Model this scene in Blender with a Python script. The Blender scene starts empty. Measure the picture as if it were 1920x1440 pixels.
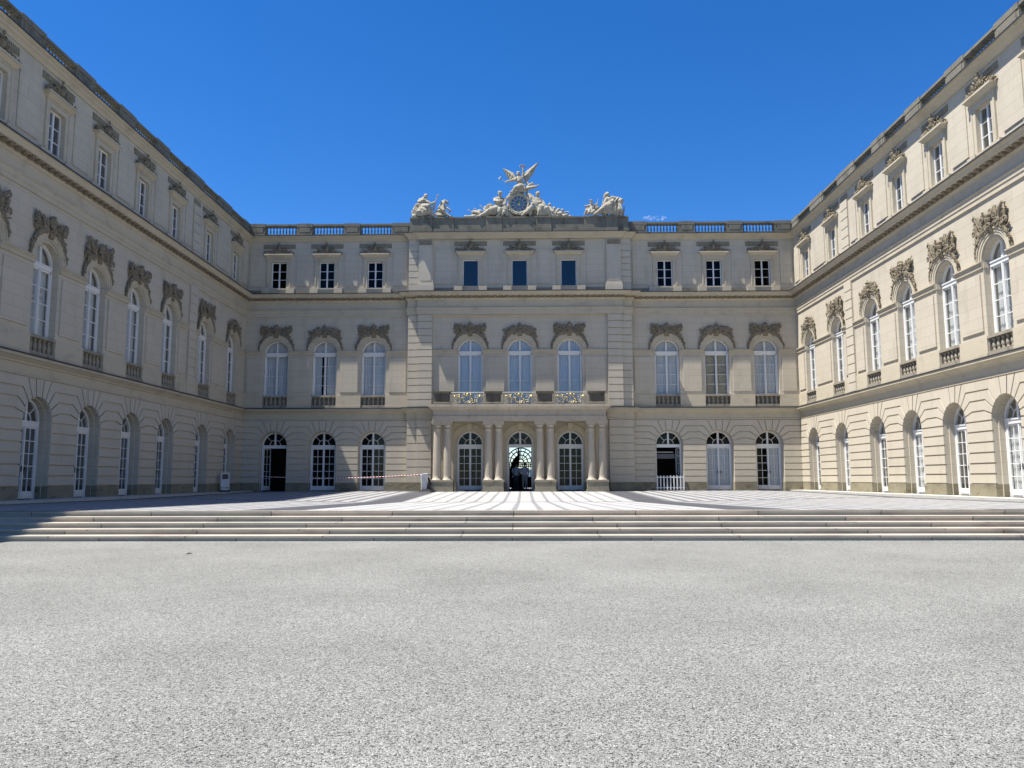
import bpy, bmesh, math, random
from mathutils import Vector, Matrix, noise
R = math.radians
sc = bpy.context.scene
COL = sc.collection

# ------------------------------------------------------------------ camera
CAMP = Vector((0.234, 0.0, 0.70))
yaw, pitch, roll = .0148, .1189, -.0022
fw = Vector((-math.sin(yaw)*math.cos(pitch), math.cos(yaw)*math.cos(pitch), math.sin(pitch)))
rt0 = Vector((math.cos(yaw), math.sin(yaw), 0)); up0 = rt0.cross(fw)
rt = rt0*math.cos(roll) + up0*math.sin(roll)
up = up0*math.cos(roll) - rt0*math.sin(roll)
cd = bpy.data.cameras.new('camera'); cam = bpy.data.objects.new('camera', cd); COL.objects.link(cam)
cam.matrix_world = Matrix(((rt.x, up.x, -fw.x, CAMP.x), (rt.y, up.y, -fw.y, CAMP.y), (rt.z, up.z, -fw.z, CAMP.z), (0, 0, 0, 1)))
cd.sensor_width = 36; cd.lens = 28; cd.clip_start = .05; cd.clip_end = 9000
sc.camera = cam
# ------------------------------------------------------------------ sky, sun, exposure
SUN = Vector((.434, .118, -1)).normalized()
w = bpy.data.worlds.new("World"); sc.world = w; w.use_nodes = True
nt = w.node_tree; bg = nt.nodes['Background']
sky = nt.nodes.new('ShaderNodeTexSky'); sky.sky_type = 'NISHITA'; sky.sun_disc = False
sky.sun_elevation = math.asin(-SUN.z); sky.sun_rotation = math.atan2(-SUN.x, -SUN.y)
sky.altitude = 1200; sky.air_density = 1.0; sky.dust_density = .25; sky.ozone_density = 4.5
hsv = nt.nodes.new('ShaderNodeHueSaturation'); hsv.inputs['Saturation'].default_value = 1.315; hsv.inputs['Hue'].default_value = .508; hsv.inputs['Value'].default_value = 1.04
nt.links.new(sky.outputs[0], hsv.inputs['Color']); nt.links.new(hsv.outputs[0], bg.inputs[0])
bg.inputs[1].default_value = .082
sl = bpy.data.lights.new('sun', 'SUN'); sl.energy = 5.0; sl.angle = R(.53); sl.color = (1, .955, .88)
so = bpy.data.objects.new('sun', sl); COL.objects.link(so); so.rotation_euler = SUN.to_track_quat('-Z', 'Y').to_euler(); so.location = (-60, -10, 120)
sc.view_settings.view_transform = 'Standard'; sc.view_settings.look = 'None'; sc.view_settings.gamma = 1
sc.view_settings.exposure = 1.14
sc.render.resolution_x = 1024; sc.render.resolution_y = 768
sc.cycles.max_bounces = 8; sc.cycles.transparent_max_bounces = 12

# ------------------------------------------------------------------ materials
def mat(name, col, rough=.85, var=.12, scale=1.2, fine=.06, fscale=40, bump=.25, bscale=60, stain=None, stain_amt=0, stain_scale=(.6, .6, .12), spec=.25, metal=0, bdist=.01):
    m = bpy.data.materials.new(name); m.use_nodes = True; t = m.node_tree; L = t.links.new
    p = t.nodes['Principled BSDF']; p.inputs['Roughness'].default_value = rough; p.inputs['Metallic'].default_value = metal
    p.inputs['Specular IOR Level'].default_value = spec
    tc = t.nodes.new('ShaderNodeTexCoord')
    def nz(s, d=4, src=None):
        n = t.nodes.new('ShaderNodeTexNoise'); n.inputs['Scale'].default_value = s; n.inputs['Detail'].default_value = d
        L(src or tc.outputs['Object'], n.inputs['Vector']); return n
    def mixc(fac, a, b, mode='MIX'):
        x = t.nodes.new('ShaderNodeMix'); x.data_type = 'RGBA'; x.blend_type = mode
        L(fac, x.inputs[0])
        for k, v in ((6, a), (7, b)):
            if isinstance(v, tuple): x.inputs[k].default_value = (*v, 1)
            else: L(v, x.inputs[k])
        return x.outputs[2]
    n1 = nz(scale, 5); n2 = nz(fscale, 2)
    lo = tuple(c*(1-var) for c in col); hi = tuple(min(1, c*(1+var)) for c in col)
    c = mixc(n1.outputs[0], lo, hi)
    mr = t.nodes.new('ShaderNodeMapRange'); mr.inputs[1].default_value = .3; mr.inputs[2].default_value = .7
    mr.inputs[3].default_value = 1-fine; mr.inputs[4].default_value = 1+fine; L(n2.outputs[0], mr.inputs[0])
    vm = t.nodes.new('ShaderNodeVectorMath'); vm.operation = 'MULTIPLY'; L(c, vm.inputs[0]); L(mr.outputs[0], vm.inputs[1]); c = vm.outputs[0]
    if stain:
        mp = t.nodes.new('ShaderNodeMapping'); mp.inputs['Scale'].default_value = stain_scale; L(tc.outputs['Object'], mp.inputs[0])
        ns = nz(3.0, 6, mp.outputs[0]); ns.inputs['Roughness'].default_value = .65
        rr = t.nodes.new('ShaderNodeMapRange'); rr.inputs[1].default_value = .52; rr.inputs[2].default_value = .72; rr.inputs[3].default_value = 0; rr.inputs[4].default_value = stain_amt
        L(ns.outputs[0], rr.inputs[0]); c = mixc(rr.outputs[0], c, stain)
    L(c, p.inputs['Base Color'])
    if bump:
        nb = nz(bscale, 3); b = t.nodes.new('ShaderNodeBump'); b.inputs['Strength'].default_value = bump; b.inputs['Distance'].default_value = bdist
        L(nb.outputs[0], b.inputs['Height']); L(b.outputs[0], p.inputs['Normal'])
    m.diffuse_color = (*col, 1)
    return m

def plaster(name, col):
    """painted plaster with faint ashlar joints (running bond) drawn in the facade plane"""
    m = mat(name, col, .9, .07, .45, .03, 30, .15, 90, stain=tuple(c*.66 for c in col), stain_amt=.5, stain_scale=(.35, .35, .10))
    t = m.node_tree; L = t.links.new; p = t.nodes['Principled BSDF']
    geo = t.nodes.new('ShaderNodeNewGeometry'); tc = t.nodes.new('ShaderNodeTexCoord')
    sep = t.nodes.new('ShaderNodeSeparateXYZ'); L(tc.outputs['Object'], sep.inputs[0])
    cmb = t.nodes.new('ShaderNodeCombineXYZ'); L(sep.outputs[0], cmb.inputs[0]); L(sep.outputs[2], cmb.inputs[1])
    br = t.nodes.new('ShaderNodeTexBrick'); L(cmb.outputs[0], br.inputs['Vector'])
    br.inputs['Scale'].default_value = 1; br.inputs['Mortar Size'].default_value = .011; br.inputs['Mortar Smooth'].default_value = .3
    br.inputs['Brick Width'].default_value = 1.25; br.inputs['Row Height'].default_value = .42; br.inputs['Bias'].default_value = -.3
    br.inputs['Color1'].default_value = (1, 1, 1, 1); br.inputs['Color2'].default_value = (.93, .925, .915, 1); br.inputs['Mortar'].default_value = (.80, .78, .74, 1)
    old = p.inputs['Base Color'].links[0].from_socket
    x = t.nodes.new('ShaderNodeMix'); x.data_type = 'RGBA'; x.blend_type = 'MULTIPLY'; x.inputs[0].default_value = 1
    L(old, x.inputs[6]); L(br.outputs['Color'], x.inputs[7]); L(x.outputs[2], p.inputs['Base Color'])
    return m

WALLC = (.466, .415, .325)
M = {}
M['wall'] = plaster('beige_plaster', WALLC)
M['rust'] = mat('rusticated_plaster', (.466, .417, .328), .9, .08, .5, .03, 30, .18, 90, stain=(.30, .26, .19), stain_amt=.3, stain_scale=(.5, .5, .12))
M['trim'] = mat('moulded_plaster', (.445, .392, .293), .88, .10, .8, .04, 30, .15, 80, stain=(.26, .22, .155), stain_amt=.5, stain_scale=(.4, .4, .5))
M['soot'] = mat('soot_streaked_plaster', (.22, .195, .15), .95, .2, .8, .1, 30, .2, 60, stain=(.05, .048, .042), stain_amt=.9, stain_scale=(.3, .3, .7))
M['plinth'] = mat('mossy_plinth_stone', (.225, .20, .135), .95, .35, 1.4, .18, 30, .5, 50, stain=(.045, .045, .026), stain_amt=.9, stain_scale=(.35, .35, .8))
M['parapet'] = mat('weathered_parapet_stone', (.175, .162, .125), .95, .25, 1.1, .15, 25, .4, 50, stain=(.055, .052, .045), stain_amt=.85, stain_scale=(.55, .55, .35))
M['orn'] = mat('weathered_carved_stone', (.20, .167, .115), .95, .3, 3, .2, 30, .4, 40, stain=(.06, .052, .04), stain_amt=.75, stain_scale=(1.6, 1.6, 1.6))
M['relief'] = mat('sooty_relief_stone', (.25, .22, .16), .95, .25, 3, .2, 30, .4, 40, stain=(.07, .06, .05), stain_amt=.6, stain_scale=(1.6, 1.6, 1.6))
M['balust'] = mat('balustrade_stone', (.27, .24, .185), .95, .2, 2, .12, 30, .3, 50, stain=(.09, .08, .06), stain_amt=.6, stain_scale=(1.2, 1.2, .8))
M['statue'] = mat('pale_statue_stone', (.35, .32, .25), .9, .22, 2.2, .15, 18, .8, 9, stain=(.09, .08, .06), stain_amt=.7, stain_scale=(1.6, 1.6, .8), bdist=.06)
M['column'] = mat('veined_column_marble', (.36, .315, .25), .6, .18, 1.1, .08, 25, .08, 60, stain=(.22, .15, .11), stain_amt=.5, stain_scale=(1.2, 1.2, .35), spec=.4)
M['pedestal'] = mat('column_pedestal_stone', (.22, .20, .155), .95, .22, 1.6, .15, 28, .5, 45, stain=(.085, .08, .055), stain_amt=.75, stain_scale=(.7, .7, .9))
M['balcony'] = mat('blackened_balcony_stone', (.10, .093, .075), .95, .35, 2, .2, 28, .5, 45, stain=(.035, .034, .03), stain_amt=.85, stain_scale=(.9, .9, .25))
M['white'] = mat('white_window_paint', (.64, .635, .61), .45, .05, 2, .03, 20, .05, 60, spec=.4)
M['flash'] = mat('dark_lead_flashing', (.05, .052, .055), .55, .3, 2, .1, 20, .1, 40, metal=.3)
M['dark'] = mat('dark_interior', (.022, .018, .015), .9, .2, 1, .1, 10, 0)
M['floor_in'] = mat('interior_floor', (.06, .05, .045), .6, .2, 1, .1, 10, 0)
M['roof'] = mat('sheet_metal_roof', (.22, .24, .24), .6, .2, .6, .08, 10, .1, 20, metal=.4)
M['curtain'] = mat('white_curtain', (.60, .60, .59), .9, .05, 2, .03, 30, .1, 80)
M['shutter'] = mat('brown_inner_shutter', (.36, .32, .24), .7, .1, 3, .05, 30, .1, 80)
M['gold'] = mat('gilded_iron', (.55, .43, .17), .36, .15, 6, .1, 40, .15, 40, metal=.9, spec=.5)
M['ironlt'] = mat('grey_wrought_iron', (.36, .36, .32), .5, .2, 5, .1, 40, .1, 40, metal=.5)
M['iron'] = mat('black_wrought_iron', (.015, .015, .017), .5, .2, 5, .1, 40, .1, 40, metal=.3)
M['clockblue'] = mat('clock_face_enamel', (.10, .17, .27), .35, .1, 5, .05, 30, 0)
M['clockdk'] = mat('clock_plate_enamel', (.06, .10, .18), .35, .1, 5, .05, 30, 0)
M['clockring'] = mat('clock_ring_enamel', (.27, .31, .30), .4, .1, 5, .05, 30, 0)
M['skin'] = mat('skin', (.42, .27, .20), .6, .05, 5, .03, 30, 0)
M['hair'] = mat('dark_hair', (.03, .02, .015), .6, .2, 20, .1, 60, 0)
M['shirt'] = mat('lilac_grey_shirt', (.36, .36, .46), .9, .08, 5, .05, 60, .2, 50)
M['trousers'] = mat('grey_trousers', (.22, .24, .25), .9, .08, 5, .05, 60, .2, 50)
M['darkcloth'] = mat('dark_blue_cloth', (.05, .055, .075), .9, .1, 5, .05, 60, .2, 50)
M['palecloth'] = mat('pale_blue_cloth', (.45, .50, .58), .9, .1, 5, .05, 60, .2, 50)
M['shoe'] = mat('dark_shoe_leather', (.03, .025, .02), .5, .1, 5, .05, 60, 0)
M['plastic'] = mat('white_plastic', (.52, .52, .50), .4, .06, 4, .03, 30, 0, spec=.5)
M['black'] = mat('black_rubber', (.015, .015, .016), .8, .2, 6, .1, 40, .2, 40)
M['greybox'] = mat('grey_board', (.16, .165, .185), .6, .1, 3, .05, 30, 0)
M['picture'] = mat('dark_notice_picture', (.10, .06, .055), .5, .5, 9, .2, 30, 0)

def glass(name, tint=(.86, .89, .9), boost=1.0):
    m = bpy.data.materials.new(name); m.use_nodes = True; t = m.node_tree; L = t.links.new
    t.nodes.remove(t.nodes['Principled BSDF']); out = t.nodes['Material Output']
    tr = t.nodes.new('ShaderNodeBsdfTransparent'); tr.inputs[0].default_value = (*tint, 1)
    gl = t.nodes.new('ShaderNodeBsdfGlossy'); gl.inputs['Roughness'].default_value = .015; gl.inputs['Color'].default_value = (.95, .97, 1, 1)
    fr = t.nodes.new('ShaderNodeFresnel'); fr.inputs['IOR'].default_value = 1.5
    tc = t.nodes.new('ShaderNodeTexCoord'); nz = t.nodes.new('ShaderNodeTexNoise'); nz.inputs['Scale'].default_value = 1.1
    L(tc.outputs['Object'], nz.inputs['Vector']); b = t.nodes.new('ShaderNodeBump'); b.inputs['Strength'].default_value = .12; b.inputs['Distance'].default_value = .05
    L(nz.outputs[0], b.inputs['Height']); L(b.outputs[0], gl.inputs['Normal'])
    ml = t.nodes.new('ShaderNodeMath'); ml.operation = 'MULTIPLY'; ml.inputs[1].default_value = boost; ml.use_clamp = True
    L(fr.outputs[0], ml.inputs[0])
    mx = t.nodes.new('ShaderNodeMixShader'); L(ml.outputs[0], mx.inputs[0]); L(tr.outputs[0], mx.inputs[1]); L(gl.outputs[0], mx.inputs[2]); L(mx.outputs[0], out.inputs[0])
    return m
M['glass'] = glass('window_glass', boost=.38)
M['glassa'] = glass('attic_window_glass', (.5, .53, .56), .25)
M['glassb'] = glass('coated_window_glass', (.8, .83, .86), 1.9)
M['glassd'] = glass('coated_attic_glass', (.3, .33, .36), 1.6)

# ------------------------------------------------------------------ object helpers
def tag(o, label=None, cat=None, group=None, kind=None):
    if label: o['label'] = label
    if cat: o['category'] = cat
    if group: o['group'] = group
    if kind: o['kind'] = kind
    return o
def empty(name, loc, label=None, cat=None, group=None):
    o = bpy.data.objects.new(name, None); o.location = loc; COL.objects.link(o); o.empty_display_size = .2
    bpy.context.view_layer.update()
    return tag(o, label, cat, group)
WORLDM = {}
def link(name, me, parent=None, mw=None):
    """link mesh object; mw is its world matrix"""
    o = bpy.data.objects.new(name, me); COL.objects.link(o)
    mw = mw or Matrix.Identity(4); WORLDM[o] = mw
    if parent:
        pm = WORLDM.get(parent) or Matrix.Translation(parent.location)
        o.parent = parent; o.matrix_basis = pm.inverted() @ mw
    else: o.matrix_basis = mw
    return o
def dup(o, parent, mw):
    c = link(o.name.split('.')[0], o.data, parent, mw); return c

class MB:
    def __init__(s): s.v = []; s.f = []
    def add(s, vs, fs):
        b = len(s.v); s.v += [tuple(v) for v in vs]; s.f += [[i+b for i in f] for f in fs]
    def box(s, x0, x1, y0, y1, z0, z1):
        s.add([(x0,y0,z0),(x1,y0,z0),(x1,y1,z0),(x0,y1,z0),(x0,y0,z1),(x1,y0,z1),(x1,y1,z1),(x0,y1,z1)],
              [(0,3,2,1),(4,5,6,7),(0,1,5,4),(1,2,6,5),(2,3,7,6),(3,0,4,7)])
    def frustum(s, x0, x1, y0, y1, z0, X0, X1, Y0, Y1, z1):
        s.add([(x0,y0,z0),(x1,y0,z0),(x1,y1,z0),(x0,y1,z0),(X0,Y0,z1),(X1,Y0,z1),(X1,Y1,z1),(X0,Y1,z1)],
              [(0,3,2,1),(4,5,6,7),(0,1,5,4),(1,2,6,5),(2,3,7,6),(3,0,4,7)])
    def prism(s, poly, y0, y1):           # polygon in (x,z) extruded in y
        n = len(poly)
        s.add([(x, y0, z) for x, z in poly] + [(x, y1, z) for x, z in poly],
              [list(range(n)), list(range(2*n-1, n-1, -1))] + [(i, i+n, (i+1) % n+n, (i+1) % n) for i in range(n)])
    def loft(s, a, b, closed=False):      # two equally long 3D point lists
        n = len(a); m = n if closed else n-1
        s.add(list(a)+list(b), [(i, (i+1) % n, n+(i+1) % n, n+i) for i in range(m)])
    def lathe(s, c, prof, seg=12):
        n = len(prof); vs = []
        for k in range(seg):
            a = 2*math.pi*k/seg
            vs += [(c[0]+r*math.cos(a), c[1]+r*math.sin(a), c[2]+z) for r, z in prof]
        fs = []
        for k in range(seg):
            k2 = (k+1) % seg
            fs += [(k*n+i, k2*n+i, k2*n+i+1, k*n+i+1) for i in range(n-1)]
        fs += [[k*n for k in range(seg)][::-1], [k*n+n-1 for k in range(seg)]]
        s.add(vs, fs)
    def tube(s, pts, rad, seg=6):
        pts = [Vector(p) for p in pts]; n = len(pts)
        if not isinstance(rad, (list, tuple)): rad = [rad]*n
        vs = []; prev = None
        for i, p in enumerate(pts):
            d = (pts[min(i+1, n-1)]-pts[max(i-1, 0)])
            d = d.normalized() if d.length > 1e-9 else Vector((0, 0, 1))
            if prev is None:
                u = d.orthogonal().normalized()
            else:
                u = prev - d*prev.dot(d); u = u.normalized() if u.length > 1e-6 else d.orthogonal().normalized()
            prev = u; v = d.cross(u)
            for k in range(seg):
                a = 2*math.pi*k/seg; vs.append(p+(u*math.cos(a)+v*math.sin(a))*rad[i])
        fs = [(i*seg+k, i*seg+(k+1) % seg, (i+1)*seg+(k+1) % seg, (i+1)*seg+k) for i in range(n-1) for k in range(seg)]
        fs += [list(range(seg))[::-1], list(range((n-1)*seg, n*seg))]
        s.add(vs, fs)
    def ell(s, c, r, rot=None, seg=8, rings=6):
        c = Vector(c); vs = []; fs = []
        def T(v):
            v = Vector((v[0]*r[0], v[1]*r[1], v[2]*r[2]))
            return c + (rot @ v if rot else v)
        vs.append(T((0, 0, 1)))
        for i in range(1, rings):
            th = math.pi*i/rings
            for k in range(seg):
                a = 2*math.pi*k/seg; vs.append(T((math.sin(th)*math.cos(a), math.sin(th)*math.sin(a), math.cos(th))))
        vs.append(T((0, 0, -1)))
        for k in range(seg): fs.append((0, 1+k, 1+(k+1) % seg))
        for i in range(rings-2):
            for k in range(seg):
                a = 1+i*seg; fs.append((a+k, a+seg+k, a+seg+(k+1) % seg, a+(k+1) % seg))
        a = 1+(rings-2)*seg
        for k in range(seg): fs.append((a+k, len(vs)-1, a+(k+1) % seg))
        s.add(vs, fs)
    def mesh(s, name, m, smooth=False, recalc=True):
        me = bpy.data.meshes.new(name); me.from_pydata(s.v, [], s.f)
        bm = bmesh.new(); bm.from_mesh(me)
        if recalc: bmesh.ops.recalc_face_normals(bm, faces=bm.faces)
        bm.to_mesh(me); bm.free()
        if m: me.materials.append(m)
        if smooth:
            for p in me.polygons: p.use_smooth = True
        me.update(); return me
    def build(s, name, m, parent=None, mw=None, smooth=False, recalc=True):
        return link(name, s.mesh(name, m, smooth, recalc), parent, mw)

def arch(Rr, zb, zs, n=14):               # outline (x,z): left foot, up, arc, right foot
    return [(-Rr, zb)] + [(-Rr*math.cos(math.pi*i/n), zs+Rr*math.sin(math.pi*i/n)) for i in range(n+1)] + [(Rr, zb)]
def rect_out(h, zb, zt): return [(-h, zb), (-h, zt), (h, zt), (h, zb)]
def off(o, c, y): return [(c+x, y, z) for x, z in o]
def wall_panel(mb, x0, x1, z0, z1, c, outs, y=0):
    """front face at y between x0..x1, z0..z1 with a hole; outs = [(outline, depth)...] reveals going in"""
    o = outs[0]; n = len(o); zb = o[0][1]
    L = c+o[0][0]; Rr = c+o[-1][0]
    zs_l = o[1][1]
    def q(a, b, cc, d): mb.add([a, b, cc, d], [(0, 1, 2, 3)])
    q((x0, y, z0), (L, y, z0), (L, y, z1), (x0, y, z1)); q((Rr, y, z0), (x1, y, z0), (x1, y, z1), (Rr, y, z1))
    if zb > z0: q((L, y, z0), (Rr, y, z0), (Rr, y, zb), (L, y, zb))
    for i in range(1, n-2):
        a, b = o[i], o[i+1]
        if abs(a[0]-b[0]) > 1e-6: q((c+a[0], y, a[1]), (c+b[0], y, b[1]), (c+b[0], y, z1), (c+a[0], y, z1))
def reveal(mb, c, steps, sill=True):
    for (o1, y1), (o2, y2) in zip(steps, steps[1:]):
        a, b = off(o1, c, y1), off(o2, c, y2)
        mb.loft(a, b)
        if sill: mb.add([a[0], a[-1], b[-1], b[0]], [(0, 1, 2, 3)])
def inset(poly, d):                       # d: per-edge inset (edge i from i to i+1)
    n = len(poly); A = sum(poly[i][0]*poly[(i+1) % n][1]-poly[(i+1) % n][0]*poly[i][1] for i in range(n))
    sg = 1 if A > 0 else -1; out = []
    for i in range(n):
        p0, p1, p2 = Vector(poly[i-1]), Vector(poly[i]), Vector(poly[(i+1) % n])
        e1 = (p1-p0).normalized(); e2 = (p2-p1).normalized()
        n1 = Vector((-e1.y, e1.x))*sg; n2 = Vector((-e2.y, e2.x))*sg
        d1, d2 = d[i-1], d[i]; det = n1.x*n2.y-n1.y*n2.x
        if abs(det) < .05: out.append(tuple(p1+n1*max(d1, d2) if d1 == d2 else p1+n1*d1)); continue
        out.append((p1.x+(d1*n2.y-d2*n1.y)/det, p1.y+(n1.x*d2-n2.x*d1)/det))
    return out
def sweep(mb, path, prof, z_off=0):
    """closed profile (n,z) along a plan polyline, outward = right of travel, mitred"""
    P = [Vector(p) for p in path]; N = len(P); rows = []
    for i in range(N):
        ds = []
        if i > 0: ds.append((P[i]-P[i-1]).normalized())
        if i < N-1: ds.append((P[i+1]-P[i]).normalized())
        ns = [Vector((d.y, -d.x)) for d in ds]
        m = ns[0] if len(ns) == 1 else (ns[0]+ns[1])/(1+ns[0].dot(ns[1]))
        rows.append([(P[i].x+m.x*a, P[i].y+m.y*a, b+z_off) for a, b in prof])
    for a, b in zip(rows, rows[1:]): mb.loft(a, b, True)
    k = len(prof); mb.add(rows[0], [list(range(k))]); mb.add(rows[-1], [list(range(k))[::-1]])
def tmesh(parts, name, m, voxel=.03, smooth_it=2, extra=None):
    """weld overlapping primitives into one continuous surface"""
    mb = MB(); parts(mb)
    me = mb.mesh(name+'_raw', None); o = bpy.data.objects.new('temp', me); COL.objects.link(o)
    r = o.modifiers.new('r', 'REMESH'); r.mode = 'VOXEL'; r.voxel_size = voxel
    if smooth_it: sm = o.modifiers.new('s', 'SMOOTH'); sm.iterations = smooth_it; sm.factor = .5
    dg = bpy.context.evaluated_depsgraph_get(); dg.update()
    out = bpy.data.meshes.new_from_object(o.evaluated_get(dg)); out.name = name
    bpy.data.objects.remove(o); bpy.data.meshes.remove(me)
    out.materials.clear(); out.materials.append(m)
    for p in out.polygons: p.use_smooth = True
    if extra: extra(out)
    return out

# ------------------------------------------------------------------ ground, patio, steps
def bigplane(name, x0, x1, y0, y1, z, m, kind='structure'):
    mb = MB(); mb.add([(x0, y0, z), (x1, y0, z), (x1, y1, z), (x0, y1, z)], [(0, 1, 2, 3)])
    return tag(mb.build(name, m), kind=kind)
def gravel_mat():
    m = bpy.data.materials.new('pale_gravel'); m.use_nodes = True; t = m.node_tree; L = t.links.new
    p = t.nodes['Principled BSDF']; p.inputs['Roughness'].default_value = .9; p.inputs['Specular IOR Level'].default_value = .2
    tc = t.nodes.new('ShaderNodeTexCoord')
    def vor(s, f='F1', rnd=1):
        v = t.nodes.new('ShaderNodeTexVoronoi'); v.inputs['Scale'].default_value = s; v.feature = f; v.inputs['Randomness'].default_value = rnd
        mp = t.nodes.new('ShaderNodeMapping'); mp.inputs['Rotation'].default_value = (0, 0, s); L(tc.outputs['Object'], mp.inputs[0]); L(mp.outputs[0], v.inputs['Vector']); return v
    v1 = vor(128); v2 = vor(220); 
    bw = t.nodes.new('ShaderNodeSeparateColor'); L(v1.outputs['Color'], bw.inputs[0])
    cr = t.nodes.new('ShaderNodeValToRGB'); e = cr.color_ramp.elements
    e[0].position = 0; e[0].color = (.03, .031, .036, 1); e[1].position = 1; e[1].color = (.55, .545, .51, 1)
    for pos, c in ((.09, (.055, .055, .053)), (.2, (.205, .204, .19)), (.6, (.302, .303, .278)), (.88, (.39, .39, .36))):
        x = e.new(pos); x.color = (*c, 1)
    L(bw.outputs[0], cr.inputs[0])
    # dark gaps between stones
    g = t.nodes.new('ShaderNodeMapRange'); g.inputs[1].default_value = .45; g.inputs[2].default_value = .95; g.inputs[3].default_value = 1; g.inputs[4].default_value = .42
    ds = t.nodes.new('ShaderNodeMath'); ds.operation = 'MULTIPLY'; ds.inputs[1].default_value = 1.0; L(v1.outputs['Distance'], ds.inputs[0])
    L(ds.outputs[0], g.inputs[0])
    n = t.nodes.new('ShaderNodeTexNoise'); n.inputs['Scale'].default_value = .55; n.inputs['Detail'].default_value = 6; L(tc.outputs['Object'], n.inputs['Vector'])
    mr = t.nodes.new('ShaderNodeMapRange'); mr.inputs[1].default_value = .3; mr.inputs[2].default_value = .7; mr.inputs[3].default_value = .82; mr.inputs[4].default_value = 1.02; L(n.outputs[0], mr.inputs[0])
    n3 = t.nodes.new('ShaderNodeTexNoise'); n3.inputs['Scale'].default_value = 9; n3.inputs['Detail'].default_value = 5; L(tc.outputs['Object'], n3.inputs['Vector'])
    mr3 = t.nodes.new('ShaderNodeMapRange'); mr3.inputs[1].default_value = .3; mr3.inputs[2].default_value = .7; mr3.inputs[3].default_value = .95; mr3.inputs[4].default_value = 1.05; L(n3.outputs[0], mr3.inputs[0])
    c = cr.outputs[0]
    for f in (mr.outputs[0], mr3.outputs[0]):
        vm = t.nodes.new('ShaderNodeVectorMath'); vm.operation = 'MULTIPLY'; L(c, vm.inputs[0]); L(f, vm.inputs[1]); c = vm.outputs[0]
    L(c, p.inputs['Base Color'])
    h = t.nodes.new('ShaderNodeMath'); h.operation = 'ADD'
    i1 = t.nodes.new('ShaderNodeMath'); i1.operation = 'MULTIPLY'; i1.inputs[1].default_value = -1; L(v1.outputs['Distance'], i1.inputs[0])
    i2 = t.nodes.new('ShaderNodeMath'); i2.operation = 'MULTIPLY'; i2.inputs[1].default_value = -.5; L(v2.outputs['Distance'], i2.inputs[0])
    L(i1.outputs[0], h.inputs[0]); L(i2.outputs[0], h.inputs[1])
    b = t.nodes.new('ShaderNodeBump'); b.inputs['Strength'].default_value = 1.0; b.inputs['Distance'].default_value = .011; L(h.outputs[0], b.inputs['Height']); L(b.outputs[0], p.inputs['Normal'])
    return m
M['gravel'] = gravel_mat()
bigplane('gravel_ground', -3000, 3000, -3000, 3000, -.492, M['gravel'])

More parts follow.
